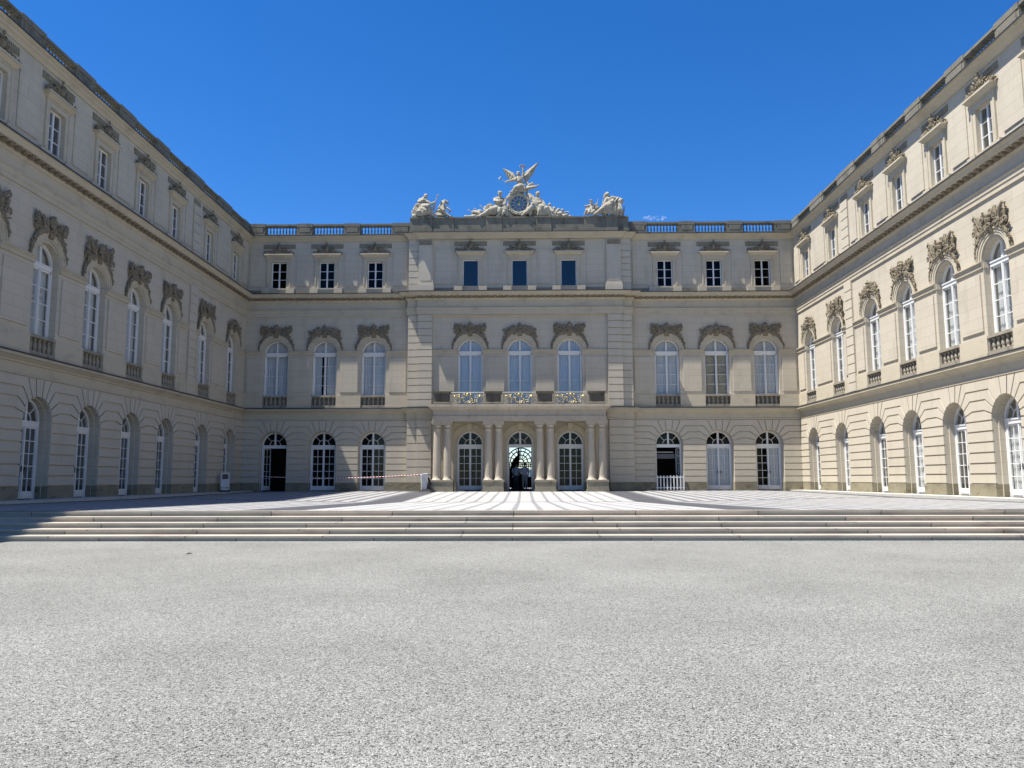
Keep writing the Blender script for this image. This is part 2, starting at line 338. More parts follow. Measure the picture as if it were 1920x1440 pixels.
def patio_z(x, y):
    a = abs(x); d = .26 if a < 7 else max(.06, .26-.2*(a-7)/9.0)
    t = (50-y)/16 if y > 34 else (y-17.9)/16.1
    return -d*max(0, min(1, t))
def patio_mat():
    m = bpy.data.materials.new('black_and_white_marble_paving'); m.use_nodes = True; t = m.node_tree; L = t.links.new
    p = t.nodes['Principled BSDF']; p.inputs['Roughness'].default_value = .5; p.inputs['Specular IOR Level'].default_value = .3
    tc = t.nodes.new('ShaderNodeTexCoord'); sp = t.nodes.new('ShaderNodeSeparateXYZ'); L(tc.outputs['Object'], sp.inputs[0])
    def mth(op, a, b=None, c=None):
        n = t.nodes.new('ShaderNodeMath'); n.operation = op
        for i, v in enumerate((a, b, c)):
            if v is None: continue
            if isinstance(v, (int, float)): n.inputs[i].default_value = v
            else: L(v, n.inputs[i])
        return n.outputs[0]
    X, Y = sp.outputs[0], sp.outputs[1]
    def near(v, period, half, phase=0.0):      # 1 where |v mod period| < half
        f = mth('FRACT', mth('DIVIDE', mth('ADD', v, phase+period*200.5), period))
        return mth('LESS_THAN', mth('ABSOLUTE', mth('SUBTRACT', f, .5)), half/period)
    ax = mth('ABSOLUTE', X)
    # middle field: big white slabs, grey strips running to the door and grey cross strips
    mid = mth('MAXIMUM', mth('MULTIPLY', near(X, .62, .07), .5), mth('MULTIPLY', near(Y, .62, .05), .2))
    # side fields: white strips and strips of alternating squares
    s1 = near(ax, .66, .14, .1)
    chk = near(mth('ADD', Y, 0), .66, .14)
    side = mth('MAXIMUM', mth('MULTIPLY', s1, .8), mth('MULTIPLY', chk, .42))
    isin = mth('LESS_THAN', ax, 5.0)
    pat = mth('ADD', mth('MULTIPLY', mid, isin), mth('MULTIPLY', side, mth('SUBTRACT', 1, isin)))
    band = mth('MULTIPLY', mth('GREATER_THAN', ax, 5.0), mth('LESS_THAN', ax, 6.35))
    gut = mth('LESS_THAN', mth('ABSOLUTE', mth('SUBTRACT', Y, 34)), .22)
    edge = mth('LESS_THAN', Y, 18.75); edge2 = mth('GREATER_THAN', Y, 48.2); edge3 = mth('GREATER_THAN', ax, 15.6)
    solid = mth('MINIMUM', 1, mth('ADD', mth('ADD', band, gut), mth('ADD', mth('ADD', edge, edge2), edge3)))
    f = mth('MAXIMUM', pat, solid)
    n = t.nodes.new('ShaderNodeTexNoise'); n.inputs['Scale'].default_value = 1.3; n.inputs['Detail'].default_value = 6; L(tc.outputs['Object'], n.inputs['Vector'])
    br = t.nodes.new('ShaderNodeTexWhiteNoise'); br.noise_dimensions = '2D'
    fl = t.nodes.new('ShaderNodeVectorMath'); fl.operation = 'SNAP'; fl.inputs[1].default_value = (.31, .31, .31); L(tc.outputs['Object'], fl.inputs[0]); L(fl.outputs[0], br.inputs['Vector'])
    mx = t.nodes.new('ShaderNodeMix'); mx.data_type = 'RGBA'; mx.inputs[6].default_value = (.40, .398, .39, 1); mx.inputs[7].default_value = (.075, .077, .085, 1); L(f, mx.inputs[0])
    mr = t.nodes.new('ShaderNodeMapRange'); mr.inputs[3].default_value = .82; mr.inputs[4].default_value = 1.12; L(n.outputs[0], mr.inputs[0])
    m2 = t.nodes.new('ShaderNodeMapRange'); m2.inputs[3].default_value = .86; m2.inputs[4].default_value = 1.05; L(br.outputs['Value'], m2.inputs[0])
    v = t.nodes.new('ShaderNodeVectorMath'); v.operation = 'MULTIPLY'; L(mx.outputs[2], v.inputs[0]); L(mth('MULTIPLY', mr.outputs[0], m2.outputs[0]), v.inputs[1]); L(v.outputs[0], p.inputs['Base Color'])
    return m
M['patio'] = patio_mat()
mb = MB(); xs = [-17.56+.85, -14, -10.5, -7, 0, 7, 10.5, 14, 17.56-.85]; ys = [17.9, 22, 26, 30, 34, 38, 42, 46, 50]
vs = [(x, y, patio_z(x, y)-.05*(abs(x) > 16)) for y in ys for x in xs]; nx = len(xs)
mb.add(vs, [(j*nx+i, j*nx+i+1, (j+1)*nx+i+1, (j+1)*nx+i) for j in range(len(ys)-1) for i in range(nx-1)])
tag(mb.build('paved_court', M['patio'], recalc=False), kind='structure')
M['kerb'] = mat('pale_kerb_stone', (.45, .435, .39), .85, .15, 1, .08, 30, .3, 50, stain=(.2, .19, .16), stain_amt=.4)
for s in (-1, 1): mb = MB(); mb.box(*sorted((s*17.7, s*16.70)), 17.9, 50.2, -.3, .012); tag(mb.build('kerb', M['kerb']), kind='structure')

def step_mat():
    m = mat('granite_steps', (.36, .335, .29), .85, .2, 1.5, .14, 60, .4, 70, stain=(.19, .17, .15), stain_amt=.6, stain_scale=(.35, .35, 1.5))
    t = m.node_tree; L = t.links.new; p = t.nodes['Principled BSDF']
    tc = t.nodes.new('ShaderNodeTexCoord'); sp = t.nodes.new('ShaderNodeSeparateXYZ'); L(tc.outputs['Object'], sp.inputs[0])
    # long slabs of slightly different tint, joints staggered from step to step
    zz = t.nodes.new('ShaderNodeMath'); zz.operation = 'MULTIPLY'; zz.inputs[1].default_value = 1/.108; L(sp.outputs[2], zz.inputs[0])
    cb = t.nodes.new('ShaderNodeCombineXYZ'); L(sp.outputs[0], cb.inputs[0]); L(zz.outputs[0], cb.inputs[1])
    br = t.nodes.new('ShaderNodeTexBrick'); L(cb.outputs[0], br.inputs['Vector']); br.inputs['Scale'].default_value = 1
    br.inputs['Brick Width'].default_value = 2.7; br.inputs['Row Height'].default_value = 1; br.inputs['Mortar Size'].default_value = .012; br.offset = .37; br.squash = .8; br.squash_frequency = 3
    br.inputs['Color1'].default_value = (1.06, 1.0, .95, 1); br.inputs['Color2'].default_value = (.80, .81, .80, 1); br.inputs['Mortar'].default_value = (.35, .33, .31, 1)
    old = p.inputs['Base Color'].links[0].from_socket
    x = t.nodes.new('ShaderNodeVectorMath'); x.operation = 'MULTIPLY'; L(old, x.inputs[0]); L(br.outputs['Color'], x.inputs[1])
    L(x.outputs[0], p.inputs['Base Color'])
    return m
M['step'] = step_mat()
mb = MB(); NST = 5; RISE = .098; TREAD = .54
prof = []
for i in range(NST):
    y = 17.9-i*TREAD; z = -i*RISE
    prof += [(y, z-RISE, z)]
for i, (y, zl, zh) in enumerate(prof):
    y2 = y+1.0 if i else y+.02
    # nosing overhangs a little
    random.seed(50+i); x = -26.0
    mb.box(-17.5, 17.5, y, 17.9+.5-(.0 if i == 0 else .01*i), zl-.002*i - .02, zh-.004)
    mb.box(-17.52, 17.52, y-.025, y+.2, zh-.045, zh)
tag(mb.build('steps', M['step']), kind='structure')

# ------------------------------------------------------------------ palace
palace = empty('palace', (0, 50, 0), 'beige baroque palace with three storeys, central portico and two wings enclosing a paved court', 'palace')
MBACK = Matrix.Translation((0, 50, 0)); MPAV = Matrix.Translation((0, 49.6, 0))
MLEFT = Matrix.Translation((-17.56, 0, 0)) @ Matrix.Rotation(R(90), 4, 'Z')
MRIGHT = Matrix.Translation((17.56, 0, 0)) @ Matrix.Rotation(R(-90), 4, 'Z')
GR = .87; GS = 2.86; FR = .785; FS = 8.72
GH = [.48, .86, 1.25, 1.65, 2.04, 2.44, 2.83, 3.22, 3.62, 3.99, 4.38]
G2 = .029; BL = -.06                      # half groove, block face
def block(mb, poly, flags, y0=BL, y1=.0):
    mb.prism(inset(poly, [G2 if f else 0 for f in flags]), y0, y1)
def gf_bay(mb, xa, xb, c):
    """rusticated ground-floor bay with arch at c (or none)"""
    z0 = GH[0]
    if c is None:
        for a, b in zip(GH, GH[1:]): block(mb, [(xa, a), (xb, a), (xb, b), (xa, b)], (1, 0, 1, 0))
        return
    def ap(d): return (GR*math.sin(R(d)), GS+GR*math.cos(R(d)))
    for s, xe in ((1, xb), (-1, xa)):
        B = abs(xe-c)
        def put(poly, fl):
            p = [(c+s*x, z) for x, z in poly]; block(mb, p, fl)
        for a, b in zip(GH[:6], GH[1:7]): put([(GR, a), (B, a), (B, b), (GR, b)], (1, 0, 1, 0))
        bends = [(1.34, 3.22, 76), (1.22, 3.62, 60), (.97, 3.99, 43)]
        pb = None
        prev = [(B, 2.83), (GR, 2.83)]; pang = 90
        for bx, bz, ang in bends:
            bx = min(bx, B-.05)
            arc = [ap(pang+(ang-pang)*k/3) for k in range(0 if pang != 90 else 0, 4)]
            if pang == 90: arc[0] = (GR, GS)
            poly = prev[:1]+([prev[1]] if len(prev) > 1 else [])+arc+[(bx, bz), (B, bz)]
            n = len(poly); fl = [0]*n
            lead = len(prev)
            for k in range(n):
                pass
            # edges: lower groove edges (before arc), upper groove edges (after arc)
            first = lead-1
            for k in range(first+ (0 if pang == 90 else 1)): fl[k] = 1
            for k in range(lead+3, n-1): fl[k] = 1
            fl[0] = 1
            put(poly, fl)
            prev = [(B, bz), (bx, bz)]; pang = ang
        arc = [ap(43+(27-43)*k/3) for k in range(4)]
        poly = prev+arc+[(.72, 4.38), (B, 4.38)]
        put(poly, [1, 1, 0, 0, 0, 1, 1, 0])
        arc = [ap(27+(11-27)*k/3) for k in range(4)]
        put(arc+[(.25, 4.38), (.72, 4.38)], [0, 0, 0, 1, 1, 1])
    arc = [ap(11-22*k/4) for k in range(5)]
    block(mb, [(c+x, z) for x, z in arc+[(-.25, 4.38), (.25, 4.38)]], [0, 0, 0, 0, 1, 1, 1])

def facade(MX, bays, zlow, which, pil=(), skip_gf=False, labels='', plain=False, soot=False):
    """bays: (xa, xb, centre or None)."""
    wl = MB(); ru = MB()
    for xa, xb, c in bays:
        # ground floor
        if c is None:
            wl.add([(xa, 0, zlow), (xb, 0, zlow), (xb, 0, 16.4), (xa, 0, 16.4)], [(0, 1, 2, 3)])
            pl = MB(); pl.box(xa, xb, -.075, 0, zlow, .48); pl.build('plinth', M['plinth'], palace, MX)
            gf_bay(ru, xa, xb, None); continue
        o1 = arch(GR, zlow, GS); o2 = arch(GR-.055, zlow, GS)
        wall_panel(wl, xa, xb, zlow, 5.2, c, [o1])
        reveal(wl, c, [(o1, 0), (o1, .17), (o2, .17), (o2, .50)])
        for a, b, s_ in ((xa, c-GR, -1), (c+GR, xb, 1)):
            pl = MB(); pl.box(a, b, -.075, .0, zlow, .48)
            pl.box(*sorted((c+s_*GR, c+s_*(GR-.012))), -.075, .17, zlow, .48); pl.box(*sorted((c+s_*(GR-.055), c+s_*(GR-.067))), .17, .38, zlow, .48)
            pl.build('plinth', M['plinth'], palace, MX)
        if not plain: gf_bay(ru, xa, xb, c)
        # first floor
        o1 = arch(FR, 5.26, FS)
        wall_panel(wl, xa, xb, 5.2, 11.2, c, [o1])
        reveal(wl, c, [(o1, 0), (o1, .40)])
        # attic
        o1 = rect_out(.5, 12.92, 14.66)
        wall_panel(wl, xa, xb, 11.2, 16.4, c, [o1])
        reveal(wl, c, [(o1, 0), (o1, .34)])
        P_ = lambda nm, mb, mt: mb.build(nm, M[mt], palace, MX)
        tr = MB()
        for (ra, rb, y) in ((FR, FR+.10, -.05), (FR+.10, FR+.22, -.075), (FR+.22, FR+.285, -.11)):
            n = 18
            a = [(c-rb*math.cos(math.pi*i/n), FS+.09+rb*math.sin(math.pi*i/n)) for i in range(n+1)]
            b = [(c-ra*math.cos(math.pi*i/n), FS+.09+ra*math.sin(math.pi*i/n)) for i in range(n+1)]
            tr.loft([(x, y, z) for x, z in b], [(x, y, z) for x, z in a])
            tr.loft([(x, y, z) for x, z in a], [(x, 0, z) for x, z in a]); tr.loft([(x, y, z) for x, z in b], [(x, .0, z) for x, z in b])
        P_('window_archivolt', tr, 'trim')
        for s in (-1, 1):  # impost returns into the reveal
            wl.box(*sorted((c+s*FR, c+s*(FR-.03))), .0, .26, 8.56, 8.79)
        # --- attic: eared surround, sill, lintel
        tr = MB()
        for s in (-1, 1):
            tr.box(*sorted((c+s*.5, c+s*.68)), -.05, .0, 12.92, 14.66); tr.box(*sorted((c+s*.68, c+s*.76)), -.075, .0, 13.0, 14.86)
        tr.box(c-.68, c+.68, -.05, 0, 14.66, 14.86); tr.box(c-.78, c+.78, -.085, 0, 14.86, 14.93)
        P_('window_surround', tr, 'trim')
        tr = MB(); tr.frustum(c-.80, c+.80, -.12, 0, 14.93, c-.90, c+.90, -.26, 0, 15.07); tr.box(c-.93, c+.93, -.29, 0, 15.07, 15.15); P_('window_lintel', tr, 'trim')
        tr = MB()
        for s in (-1, 1): tr.box(*sorted((c+s*.52, c+s*1.05)), -.16, 0, 12.5, 12.9)
        tr.box(c-.52, c+.52, -.05, 0, 12.5, 12.83); tr.box(c-.54, c+.54, -.10, .3, 12.83, 12.902); P_('window_sill', tr, 'trim')
        rel = MB(); rel.box(c-1.05, c+1.05, -.02, 0, 15.55, 15.84)
        for k in range(21):
            x = c-1.0+.1*k; rel.box(x-.032, x+.032, -.05, -.02, 15.57+.02*(k % 2), 15.82)
        P_('relief_frieze', rel, 'relief')
    # wall bands and raised panels in the piers between the windows
    P_ = lambda nm, mb, mt: mb.build(nm, M[mt], palace, MX)
    cs = sorted(b for b in bays if b[2] is not None)
    piers = []
    for i, (xa, xb, c) in enumerate(cs):
        if i == 0: piers.append((xa, c, xa, False, True))
        if i+1 < len(cs) and abs(cs[i+1][0]-xb) < .01: piers.append((c, cs[i+1][2], xb, True, True))
        else:
            piers.append((c, xb, xb, True, False))
            if i+1 < len(cs): piers.append((cs[i+1][0], cs[i+1][2], xb, False, True))
    for a, b, _, wa, wb in piers:
        x0, x1 = a+(FR if wa else 0), b-(FR if wb else 0)
        tr = MB(); tr.box(x0, x1, -.06, 0, 8.56, 8.70); tr.box(x0, x1, -.09, 0, 8.70, 8.76); tr.box(x0, x1, -.13, 0, 8.76, 8.81); P_('impost_band', tr, 'trim')
        tr = MB(); tr.box(x0, x1, -.06, 0, 5.2, 5.97); tr.box(x0, x1, -.08, -.06, 5.2, 5.32); P_('base_course', tr, 'trim')
        p0, p1 = a+(.99 if wa else .16), b-(.99 if wb else .16)
        if p1-p0 > .2: tr = MB(); tr.box(p0, p1, -.055, 0, 6.18, 8.36); P_('wall_panel', tr, 'wall')
        p0, p1 = a+(1.14 if wa else .16), b-(1.14 if wb else .16)
        if p1-p0 > .2: tr = MB(); tr.box(p0, p1, -.045, 0, 13.06, 15.31); P_('wall_panel', tr, 'wall')
    for a, b in pil:           # rusticated pilaster strips
        for z0, z1, y in ((5.2, 11.06, -.10), (12.5, 15.55, -.08)):
            n = round((z1-z0)/.47); h = (z1-z0)/n; pb = MB(); pb.box(a, b, y+.045, 0, z0, z1)
            for k in range(n): block(pb, [(a, z0+k*h), (b, z0+k*h), (b, z0+k*h+h), (a, z0+k*h+h)], (1, 0, 1, 0), y, y+.05)
            P_('pilaster', pb, 'rust')
        rel = MB(); rel.box(a+.05, b-.05, -.05, 0, 15.55, 15.84); P_('relief_frieze', rel, 'relief')
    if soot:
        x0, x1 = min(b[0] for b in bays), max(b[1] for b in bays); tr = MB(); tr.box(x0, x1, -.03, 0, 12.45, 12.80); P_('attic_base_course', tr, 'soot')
    wo = wl.build('wall', M['wall'], palace, MX, recalc=False); wo['label'] = labels
    if ru.v: ru.build('rusticated_cladding', M['rust'], palace, MX)

LC = [21.8, 25.25, 28.75, 32.2, 35.7, 39.2, 43.6, 47.8]
LB = [20.1, 23.5, 27.0, 30.5, 33.95, 37.45, 41.3]
lb = [(8, 20.1, None)]+[(LB[i], LB[i+1], LC[i]) for i in range(6)]+[(41.3, 42.2, None), (42.2, 45.7, 43.6), (45.7, 50, 47.8)]
facade(MLEFT, lb, -.62, 'left', pil=[(41.3, 42.2)], labels='shaded wall of the left wing')
facade(MRIGHT, [(-b, -a, None if c is None else -c) for a, b, c in lb], -.62, 'right', pil=[(-42.2, -41.3)], labels='sunlit wall of the right wing')
BB = [(7.08, 10.875, 9.31), (10.875, 13.99, 12.44), (13.99, 17.56, 15.54)]
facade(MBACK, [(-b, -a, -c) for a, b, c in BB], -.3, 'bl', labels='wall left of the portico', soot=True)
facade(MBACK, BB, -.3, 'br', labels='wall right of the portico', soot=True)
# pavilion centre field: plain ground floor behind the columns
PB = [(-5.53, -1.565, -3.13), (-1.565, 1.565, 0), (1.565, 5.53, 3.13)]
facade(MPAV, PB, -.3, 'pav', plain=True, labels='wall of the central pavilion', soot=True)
for s in (-1, 1):              # quoin strips of the pavilion, two steps
    for xa, xb, y0 in ((6.45, 7.08, 49.6), (5.53, 6.45, 49.45)):
        x0, x1 = sorted((s*xa, s*xb))
        ml = MB(); ml.box(x0, x1, y0+.03, 50.3, -.3, 16.4); ml.build('corner_pier', M['rust'], palace)
        for z0, z1 in ((.48, 4.38), (5.2, 11.06)):
            n = round((z1-z0)/.46); h = (z1-z0)/n; mb = MB()
            for k in range(n): mb.box(x0, x1, y0-.03, y0+.05, z0+k*h+G2, z0+k*h+h-G2)
            mb.build('quoins', M['rust'], palace)
        mb = MB()
        if xa > 6:
            n = 6; h = (15.6-13.05)/n
            for k in range(n): mb.box(x0, x1, y0-.02, y0+.05, 13.05+k*h+G2, 13.05+k*h+h-G2)
            mb.box(x0, x1, y0-.04, y0+.05, 12.5, 13.03)
            mb.build('quoins', M['rust'], palace)
        else:
            mb.box(x0-.08, x1+.08, y0-.10, y0+.05, 12.5, 12.98); mb.box(x0-.04, x1+.04, y0-.06, y0+.05, 12.98, 13.12); mb.box(x0, x1, y0-.01, y0+.05, 13.12, 15.58)
            mb.box(x0+.12, x1-.12, y0-.03, y0-.01, 13.25, 15.45)
            mb.build('pilaster', M['rust'], palace)
    mb = MB()
    for xa, xb, y0 in ((6.45, 7.10, 49.53), (5.53, 6.45, 49.38)): mb.box(*sorted((s*xa, s*xb)), y0, 50.1, -.3, .48)
    mb.build('plinth', M['plinth'], palace)
    mb = MB(); x0, x1 = sorted((s*5.60, s*6.40)); mb.box(x0, x1, 49.40, 49.45, 15.58, 15.88)
    for k in range(8): mb.box(x0+.05+k*.1, x0+.11+k*.1, 49.37, 49.40, 15.60, 15.86)
    mb.build('relief_frieze', M['relief'], palace)

# cornices swept round the court
PATH = [(-17.56, 8), (-17.56, 50), (-7.08, 50), (-7.08, 49.6), (-6.45, 49.6), (-6.45, 49.45), (6.45, 49.45), (6.45, 49.6), (7.08, 49.6), (7.08, 50), (17.56, 50), (17.56, 8)]
PATH_S1 = PATH[:6]+[(-5.45, 49.45), (-5.45, 49.6)]; PATH_S2 = [(5.45, 49.6), (5.45, 49.45)]+PATH[6:]
STRING = [(-.3, 4.40), (.06, 4.40), (.06, 4.47), (.03, 4.49), (.03, 4.80), (.08, 4.82), (.10, 4.88), (.20, 4.95), (.24, 4.99), (.31, 5.0), (.31, 5.10), (.28, 5.12), (-.3, 5.17)]
MAINC = [(-.3, 11.05), (.06, 11.05), (.06, 11.22), (.09, 11.24), (.09, 11.42), (.14, 11.45), (.14, 11.49), (.05, 11.51), (.05, 11.97), (.10, 11.99), (.14, 12.05), (.17, 12.06), (.17, 12.20), (.40, 12.22), (.43, 12.26), (.45, 12.32), (.50, 12.40), (.53, 12.43), (.53, 12.46), (-.3, 12.50)]
ATTC = [(-.3, 15.98), (.05, 15.98), (.06, 16.03), (.12, 16.10), (.20, 16.15), (.22, 16.20), (.32, 16.26), (.35, 16.31), (.35, 16.33), (-.3, 16.36)]
for pth in (PATH_S1, PATH_S2):
    mb = MB(); sweep(mb, pth, STRING); mb.build('string_course', M['trim'], palace)
    mb = MB(); sweep(mb, pth, [(-.3, 5.18), (.28, 5.13), (.335, 5.095), (.335, 5.15), (.28, 5.165), (-.3, 5.205)]); mb.build('lead_flashing', M['flash'], palace)
mb = MB(); sweep(mb, PATH, MAINC); mb.build('main_cornice', M['trim'], palace)
mb = MB(); sweep(mb, PATH, [(.12, 12.09), (.185, 12.09), (.185, 12.205), (.12, 12.205)])
# modillion rosettes under the main cornice
def along(path, step):
    P = [Vector(p) for p in path]
    for a, b in zip(P, P[1:]):
        L = (b-a).length; d = (b-a).normalized(); n = Vector((d.y, -d.x))
        if L < .7: continue
        k = int(L/step)
        for i in range(k): yield a+d*((i+.5)*L/k), d, n
for p, d, n in along(PATH, .39):
    a = Vector((p.x, p.y, 0)); D = Vector((d.x, d.y, 0)); Nn = Vector((n.x, n.y, 0)); Z = Vector((0, 0, 1))
    vs = []
    for yy, zz, hw in ((.15, 12.06, .08), (.15, 12.215, .11), (.37, 12.215, .11), (.34, 12.13, .09)):
        for s in (-1, 1): vs.append(a+D*(s*hw)+Nn*yy+Z*zz)
    mb.add(vs, [(0, 2, 3, 1), (2, 4, 5, 3), (4, 6, 7, 5), (6, 0, 1, 7), (0, 6, 4, 2), (1, 3, 5, 7)])
mb.build('modillion_row', M['orn'], palace)
mb = MB(); sweep(mb, PATH, [(-.3, 12.51), (.53, 12.465), (.575, 12.43), (.575, 12.488), (.53, 12.50), (-.3, 12.535)]); mb.build('lead_flashing', M['flash'], palace)
mb = MB(); sweep(mb, PATH, ATTC); mb.build('attic_cornice', M['trim'], palace)
mb = MB(); sweep(mb, PATH, [(-.3, 16.365), (.35, 16.335), (.39, 16.305), (.39, 16.352), (.35, 16.364), (-.3, 16.39)]); mb.build('lead_flashing', M['flash'], palace)
# ---- parapets: base, rail, piers, balusters
BAL = [(.055, 0), (.055, .05), (.035, .07), (.05, .13), (.062, .19), (.05, .27), (.03, .36), (.036, .40), (.055, .42), (.055, .48)]
balm = None
def baluster_mesh():
    global balm
    if balm is None:
        b = MB(); b.lathe((0, 0, 0), BAL, 8); balm = b.mesh('baluster', M['balust'], True)
    return balm
bp = MB(); bp.lathe((0, 0, 0), [(r*.88, z) for r, z in BAL], 8); bal_parapet = bp.mesh('baluster', M['parapet'], True)
def parapet(MX, x0, x1, cs, hw, vis, pins=True):
    """solid piers and open balustrade sections at cs"""
    m = MB(); holes = sorted((c-hw, c+hw) for c in cs)
    m.box(x0, x1, .02, .32, 16.34, 16.53); m.box(x0, x1, .04, .28, 17.01, 17.07); m.box(x0, x1, -.02, .34, 17.07, 17.16); m.box(x0, x1, .0, .32, 17.16, 17.20)
    xs = [x0]+[v for h in holes for v in h]+[x1]
    for a, b in zip(xs[::2], xs[1::2]):
        m.box(a, b, -.02, .44, 16.34, 17.01); m.box(a, b, -.05, .48, 17.0, 17.22)
        m.box(a, b, -.06, .44, 16.34, 16.56)
        if b-a > .5: m.box(a+.15, b-.15, -.045, 0, 16.64, 16.95)
        if pins:
            for t in ((.3, .7) if b-a > .6 else (.5,)):
                xx = a+(b-a)*t; m.tube([(xx, .1, 17.2), (xx, .1, 17.36)], .012, 5)
    o = m.build('parapet', M['parapet'], palace, MX)
    for c in cs:
        n = 10
        for k in range(n):
            x = c-hw+(k+.5)*2*hw/n
            link('baluster', bal_parapet, o, MX @ Matrix.Translation((x, .16, 16.53)))
parapet(MLEFT, 8, 50, [25.25, 28.75, 32.2, 35.7, 39.2, 43.6, 47.8], 1.03, True)
parapet(MRIGHT, -50, -8, [-25.25, -28.75, -32.2, -35.7, -39.2, -43.6, -47.8], 1.03, True)
parapet(MBACK, -17.56, -7.08, [-9.31, -12.42, -15.5], 1.03, True)
parapet(MBACK, 7.08, 17.56, [9.24, 12.33, 15.41], 1.03, True)
# solid attic block of the pavilion that carries the sculpture
mb = MB()
mb.box(-7.05, 7.05, 49.52, 52.2, 16.36, 16.64)
for a, b, y in ((-7.05, -6.4, 49.56), (-6.4, -5.6, 49.44), (-5.6, -4.2, 49.50), (-4.2, -2.15, 49.56), (-2.15, -1.1, 49.46), (-1.1, 1.05, 49.52), (1.05, 2.05, 49.46), (2.05, 4.15, 49.56), (4.15, 5.5, 49.50), (5.5, 6.3, 49.44), (6.3, 7.0, 49.56)):
    mb.box(a+.006, b-.006, y, 52.0, 16.64, 17.35); mb.box(a, b, y-.05, 52.05, 17.35, 17.44)
    mb.box(a+.004, b-.004, y-.07, 49.7, 16.38, 16.66)
mb.build('parapet', M['parapet'], palace)['label'] = 'solid attic block carrying the sculpture'
# roofs, backs
for bx in ((-28, -17.9, 8, 60, 16.0, 16.3), (17.9, 28, 8, 60, 16.0, 16.3), (-17.9, 17.9, 50.5, 60, 15.99, 16.29)):
    mb = MB(); mb.box(*bx); mb.build('roof', M['roof'], palace)
mb = MB()
mb.box(-28, -27.7, 8, 60, -.6, 16); mb.box(27.7, 28, 8, 60, -.6, 16); mb.box(-28, -17.56, 7.8, 8, -.6, 16.3); mb.box(17.56, 28, 7.8, 8, -.6, 16.3)
mb.box(-27.7, -1.0, 59.7, 60, -.6, 16); mb.box(1.0, 27.7, 59.7, 60, -.6, 16); mb.box(-1.0, 1.0, 59.7, 60, 3.08, 16)
o = mb.build('wall', M['trim'], palace); o['label'] = 'outer walls behind the court'
# rooms behind the windows
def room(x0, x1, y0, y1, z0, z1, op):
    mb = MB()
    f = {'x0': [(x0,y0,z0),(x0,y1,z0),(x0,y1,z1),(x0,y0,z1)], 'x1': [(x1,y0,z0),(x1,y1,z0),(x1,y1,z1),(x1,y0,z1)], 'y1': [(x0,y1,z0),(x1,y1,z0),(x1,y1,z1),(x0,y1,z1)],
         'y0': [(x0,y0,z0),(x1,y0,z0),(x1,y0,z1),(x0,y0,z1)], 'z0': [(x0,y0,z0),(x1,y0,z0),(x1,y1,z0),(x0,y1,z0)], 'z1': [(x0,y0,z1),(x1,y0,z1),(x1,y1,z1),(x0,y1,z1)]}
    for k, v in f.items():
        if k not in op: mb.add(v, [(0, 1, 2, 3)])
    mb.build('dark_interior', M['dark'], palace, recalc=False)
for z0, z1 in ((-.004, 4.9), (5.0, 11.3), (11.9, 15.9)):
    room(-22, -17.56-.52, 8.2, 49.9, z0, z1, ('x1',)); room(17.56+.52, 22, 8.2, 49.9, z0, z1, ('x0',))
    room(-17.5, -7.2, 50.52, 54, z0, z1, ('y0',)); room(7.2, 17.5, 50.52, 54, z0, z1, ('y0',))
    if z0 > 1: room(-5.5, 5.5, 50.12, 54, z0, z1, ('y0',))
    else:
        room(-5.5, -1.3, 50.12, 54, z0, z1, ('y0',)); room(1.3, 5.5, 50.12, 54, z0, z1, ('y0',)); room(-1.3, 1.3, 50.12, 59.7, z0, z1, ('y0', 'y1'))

# ---- window and door kits (local: x along wall, -y outward, wall face at y=0)
def ring(mb, oo, oi, y0, y1):
    a0, a1, b0, b1 = off(oo, 0, y0), off(oo, 0, y1), off(oi, 0, y0), off(oi, 0, y1)
    mb.loft(a0, b0); mb.loft(a0, a1); mb.loft(b0, b1); mb.loft(a1, b1)
def pane_poly(mb, o, y): mb.add(off(o, 0, y), [list(range(len(o)))])
def fanlight(mb, r, zs, y, inner=True):
    mb.box(-.055, .055, y-.02, y+.05, zs, zs+r)
    if inner:
        n = 10; ri = r*.46
        pts = [(-ri*math.cos(math.pi*i/n), y+.015, zs+ri*math.sin(math.pi*i/n)) for i in range(n+1)]
        mb.tube(pts, .02, 4)
        for a in (45, 135): mb.tube([(ri*math.cos(R(a)), y+.015, zs+ri*math.sin(R(a))), (r*math.cos(R(a)), y+.015, zs+r*math.sin(R(a)))], .02, 4)
def door_frame(leaves=True, y=.38):
    m = MB(); r = GR-.055
    ring(m, arch(r, 0, GS), arch(r-.075, .0, GS), y, y+.10)
    ri = r-.075
    m.box(-ri, ri, y-.03, y+.09, 2.66, 2.84); m.box(-ri, ri, y-.055, y+.02, 2.80, 2.86)
    fanlight(m, ri, 2.86, y+.02)
    if leaves: leaf(m, -ri, 0, y); leaf(m, 0, ri, y); m.box(-.035, .035, y-.01, y+.02, .03, 2.66)
    return m
def leaf(m, xa, xb, y, z1=2.66):
    m.box(xa, xa+.06, y+.02, y+.07, .03, z1); m.box(xb-.06, xb, y+.02, y+.07, .03, z1)
    m.box(xa+.06, xb-.06, y+.02, y+.07, .03, .30); m.box(xa+.06, xb-.06, y+.02, y+.07, z1-.07, z1)
    m.box(xa+.10, xb-.10, y+.005, y+.02, .08, .25)
    xm = (xa+xb)/2; m.box(xm-.014, xm+.014, y+.03, y+.06, .30, z1-.07)
    for k in range(1, 5):
        z = .30+(z1-.37)*k/5; m.box(xa+.06, xm-.014, y+.03, y+.06, z-.014, z+.014); m.box(xm+.014, xb-.06, y+.03, y+.06, z-.014, z+.014)
me_door = door_frame().mesh('door', M['white'])
me_door_open = door_frame(False).mesh('door', M['white'])
m = MB(); pane_poly(m, arch(GR-.1, .03, GS), .43); me_dpane = m.mesh('pane', M['glass'], recalc=False)
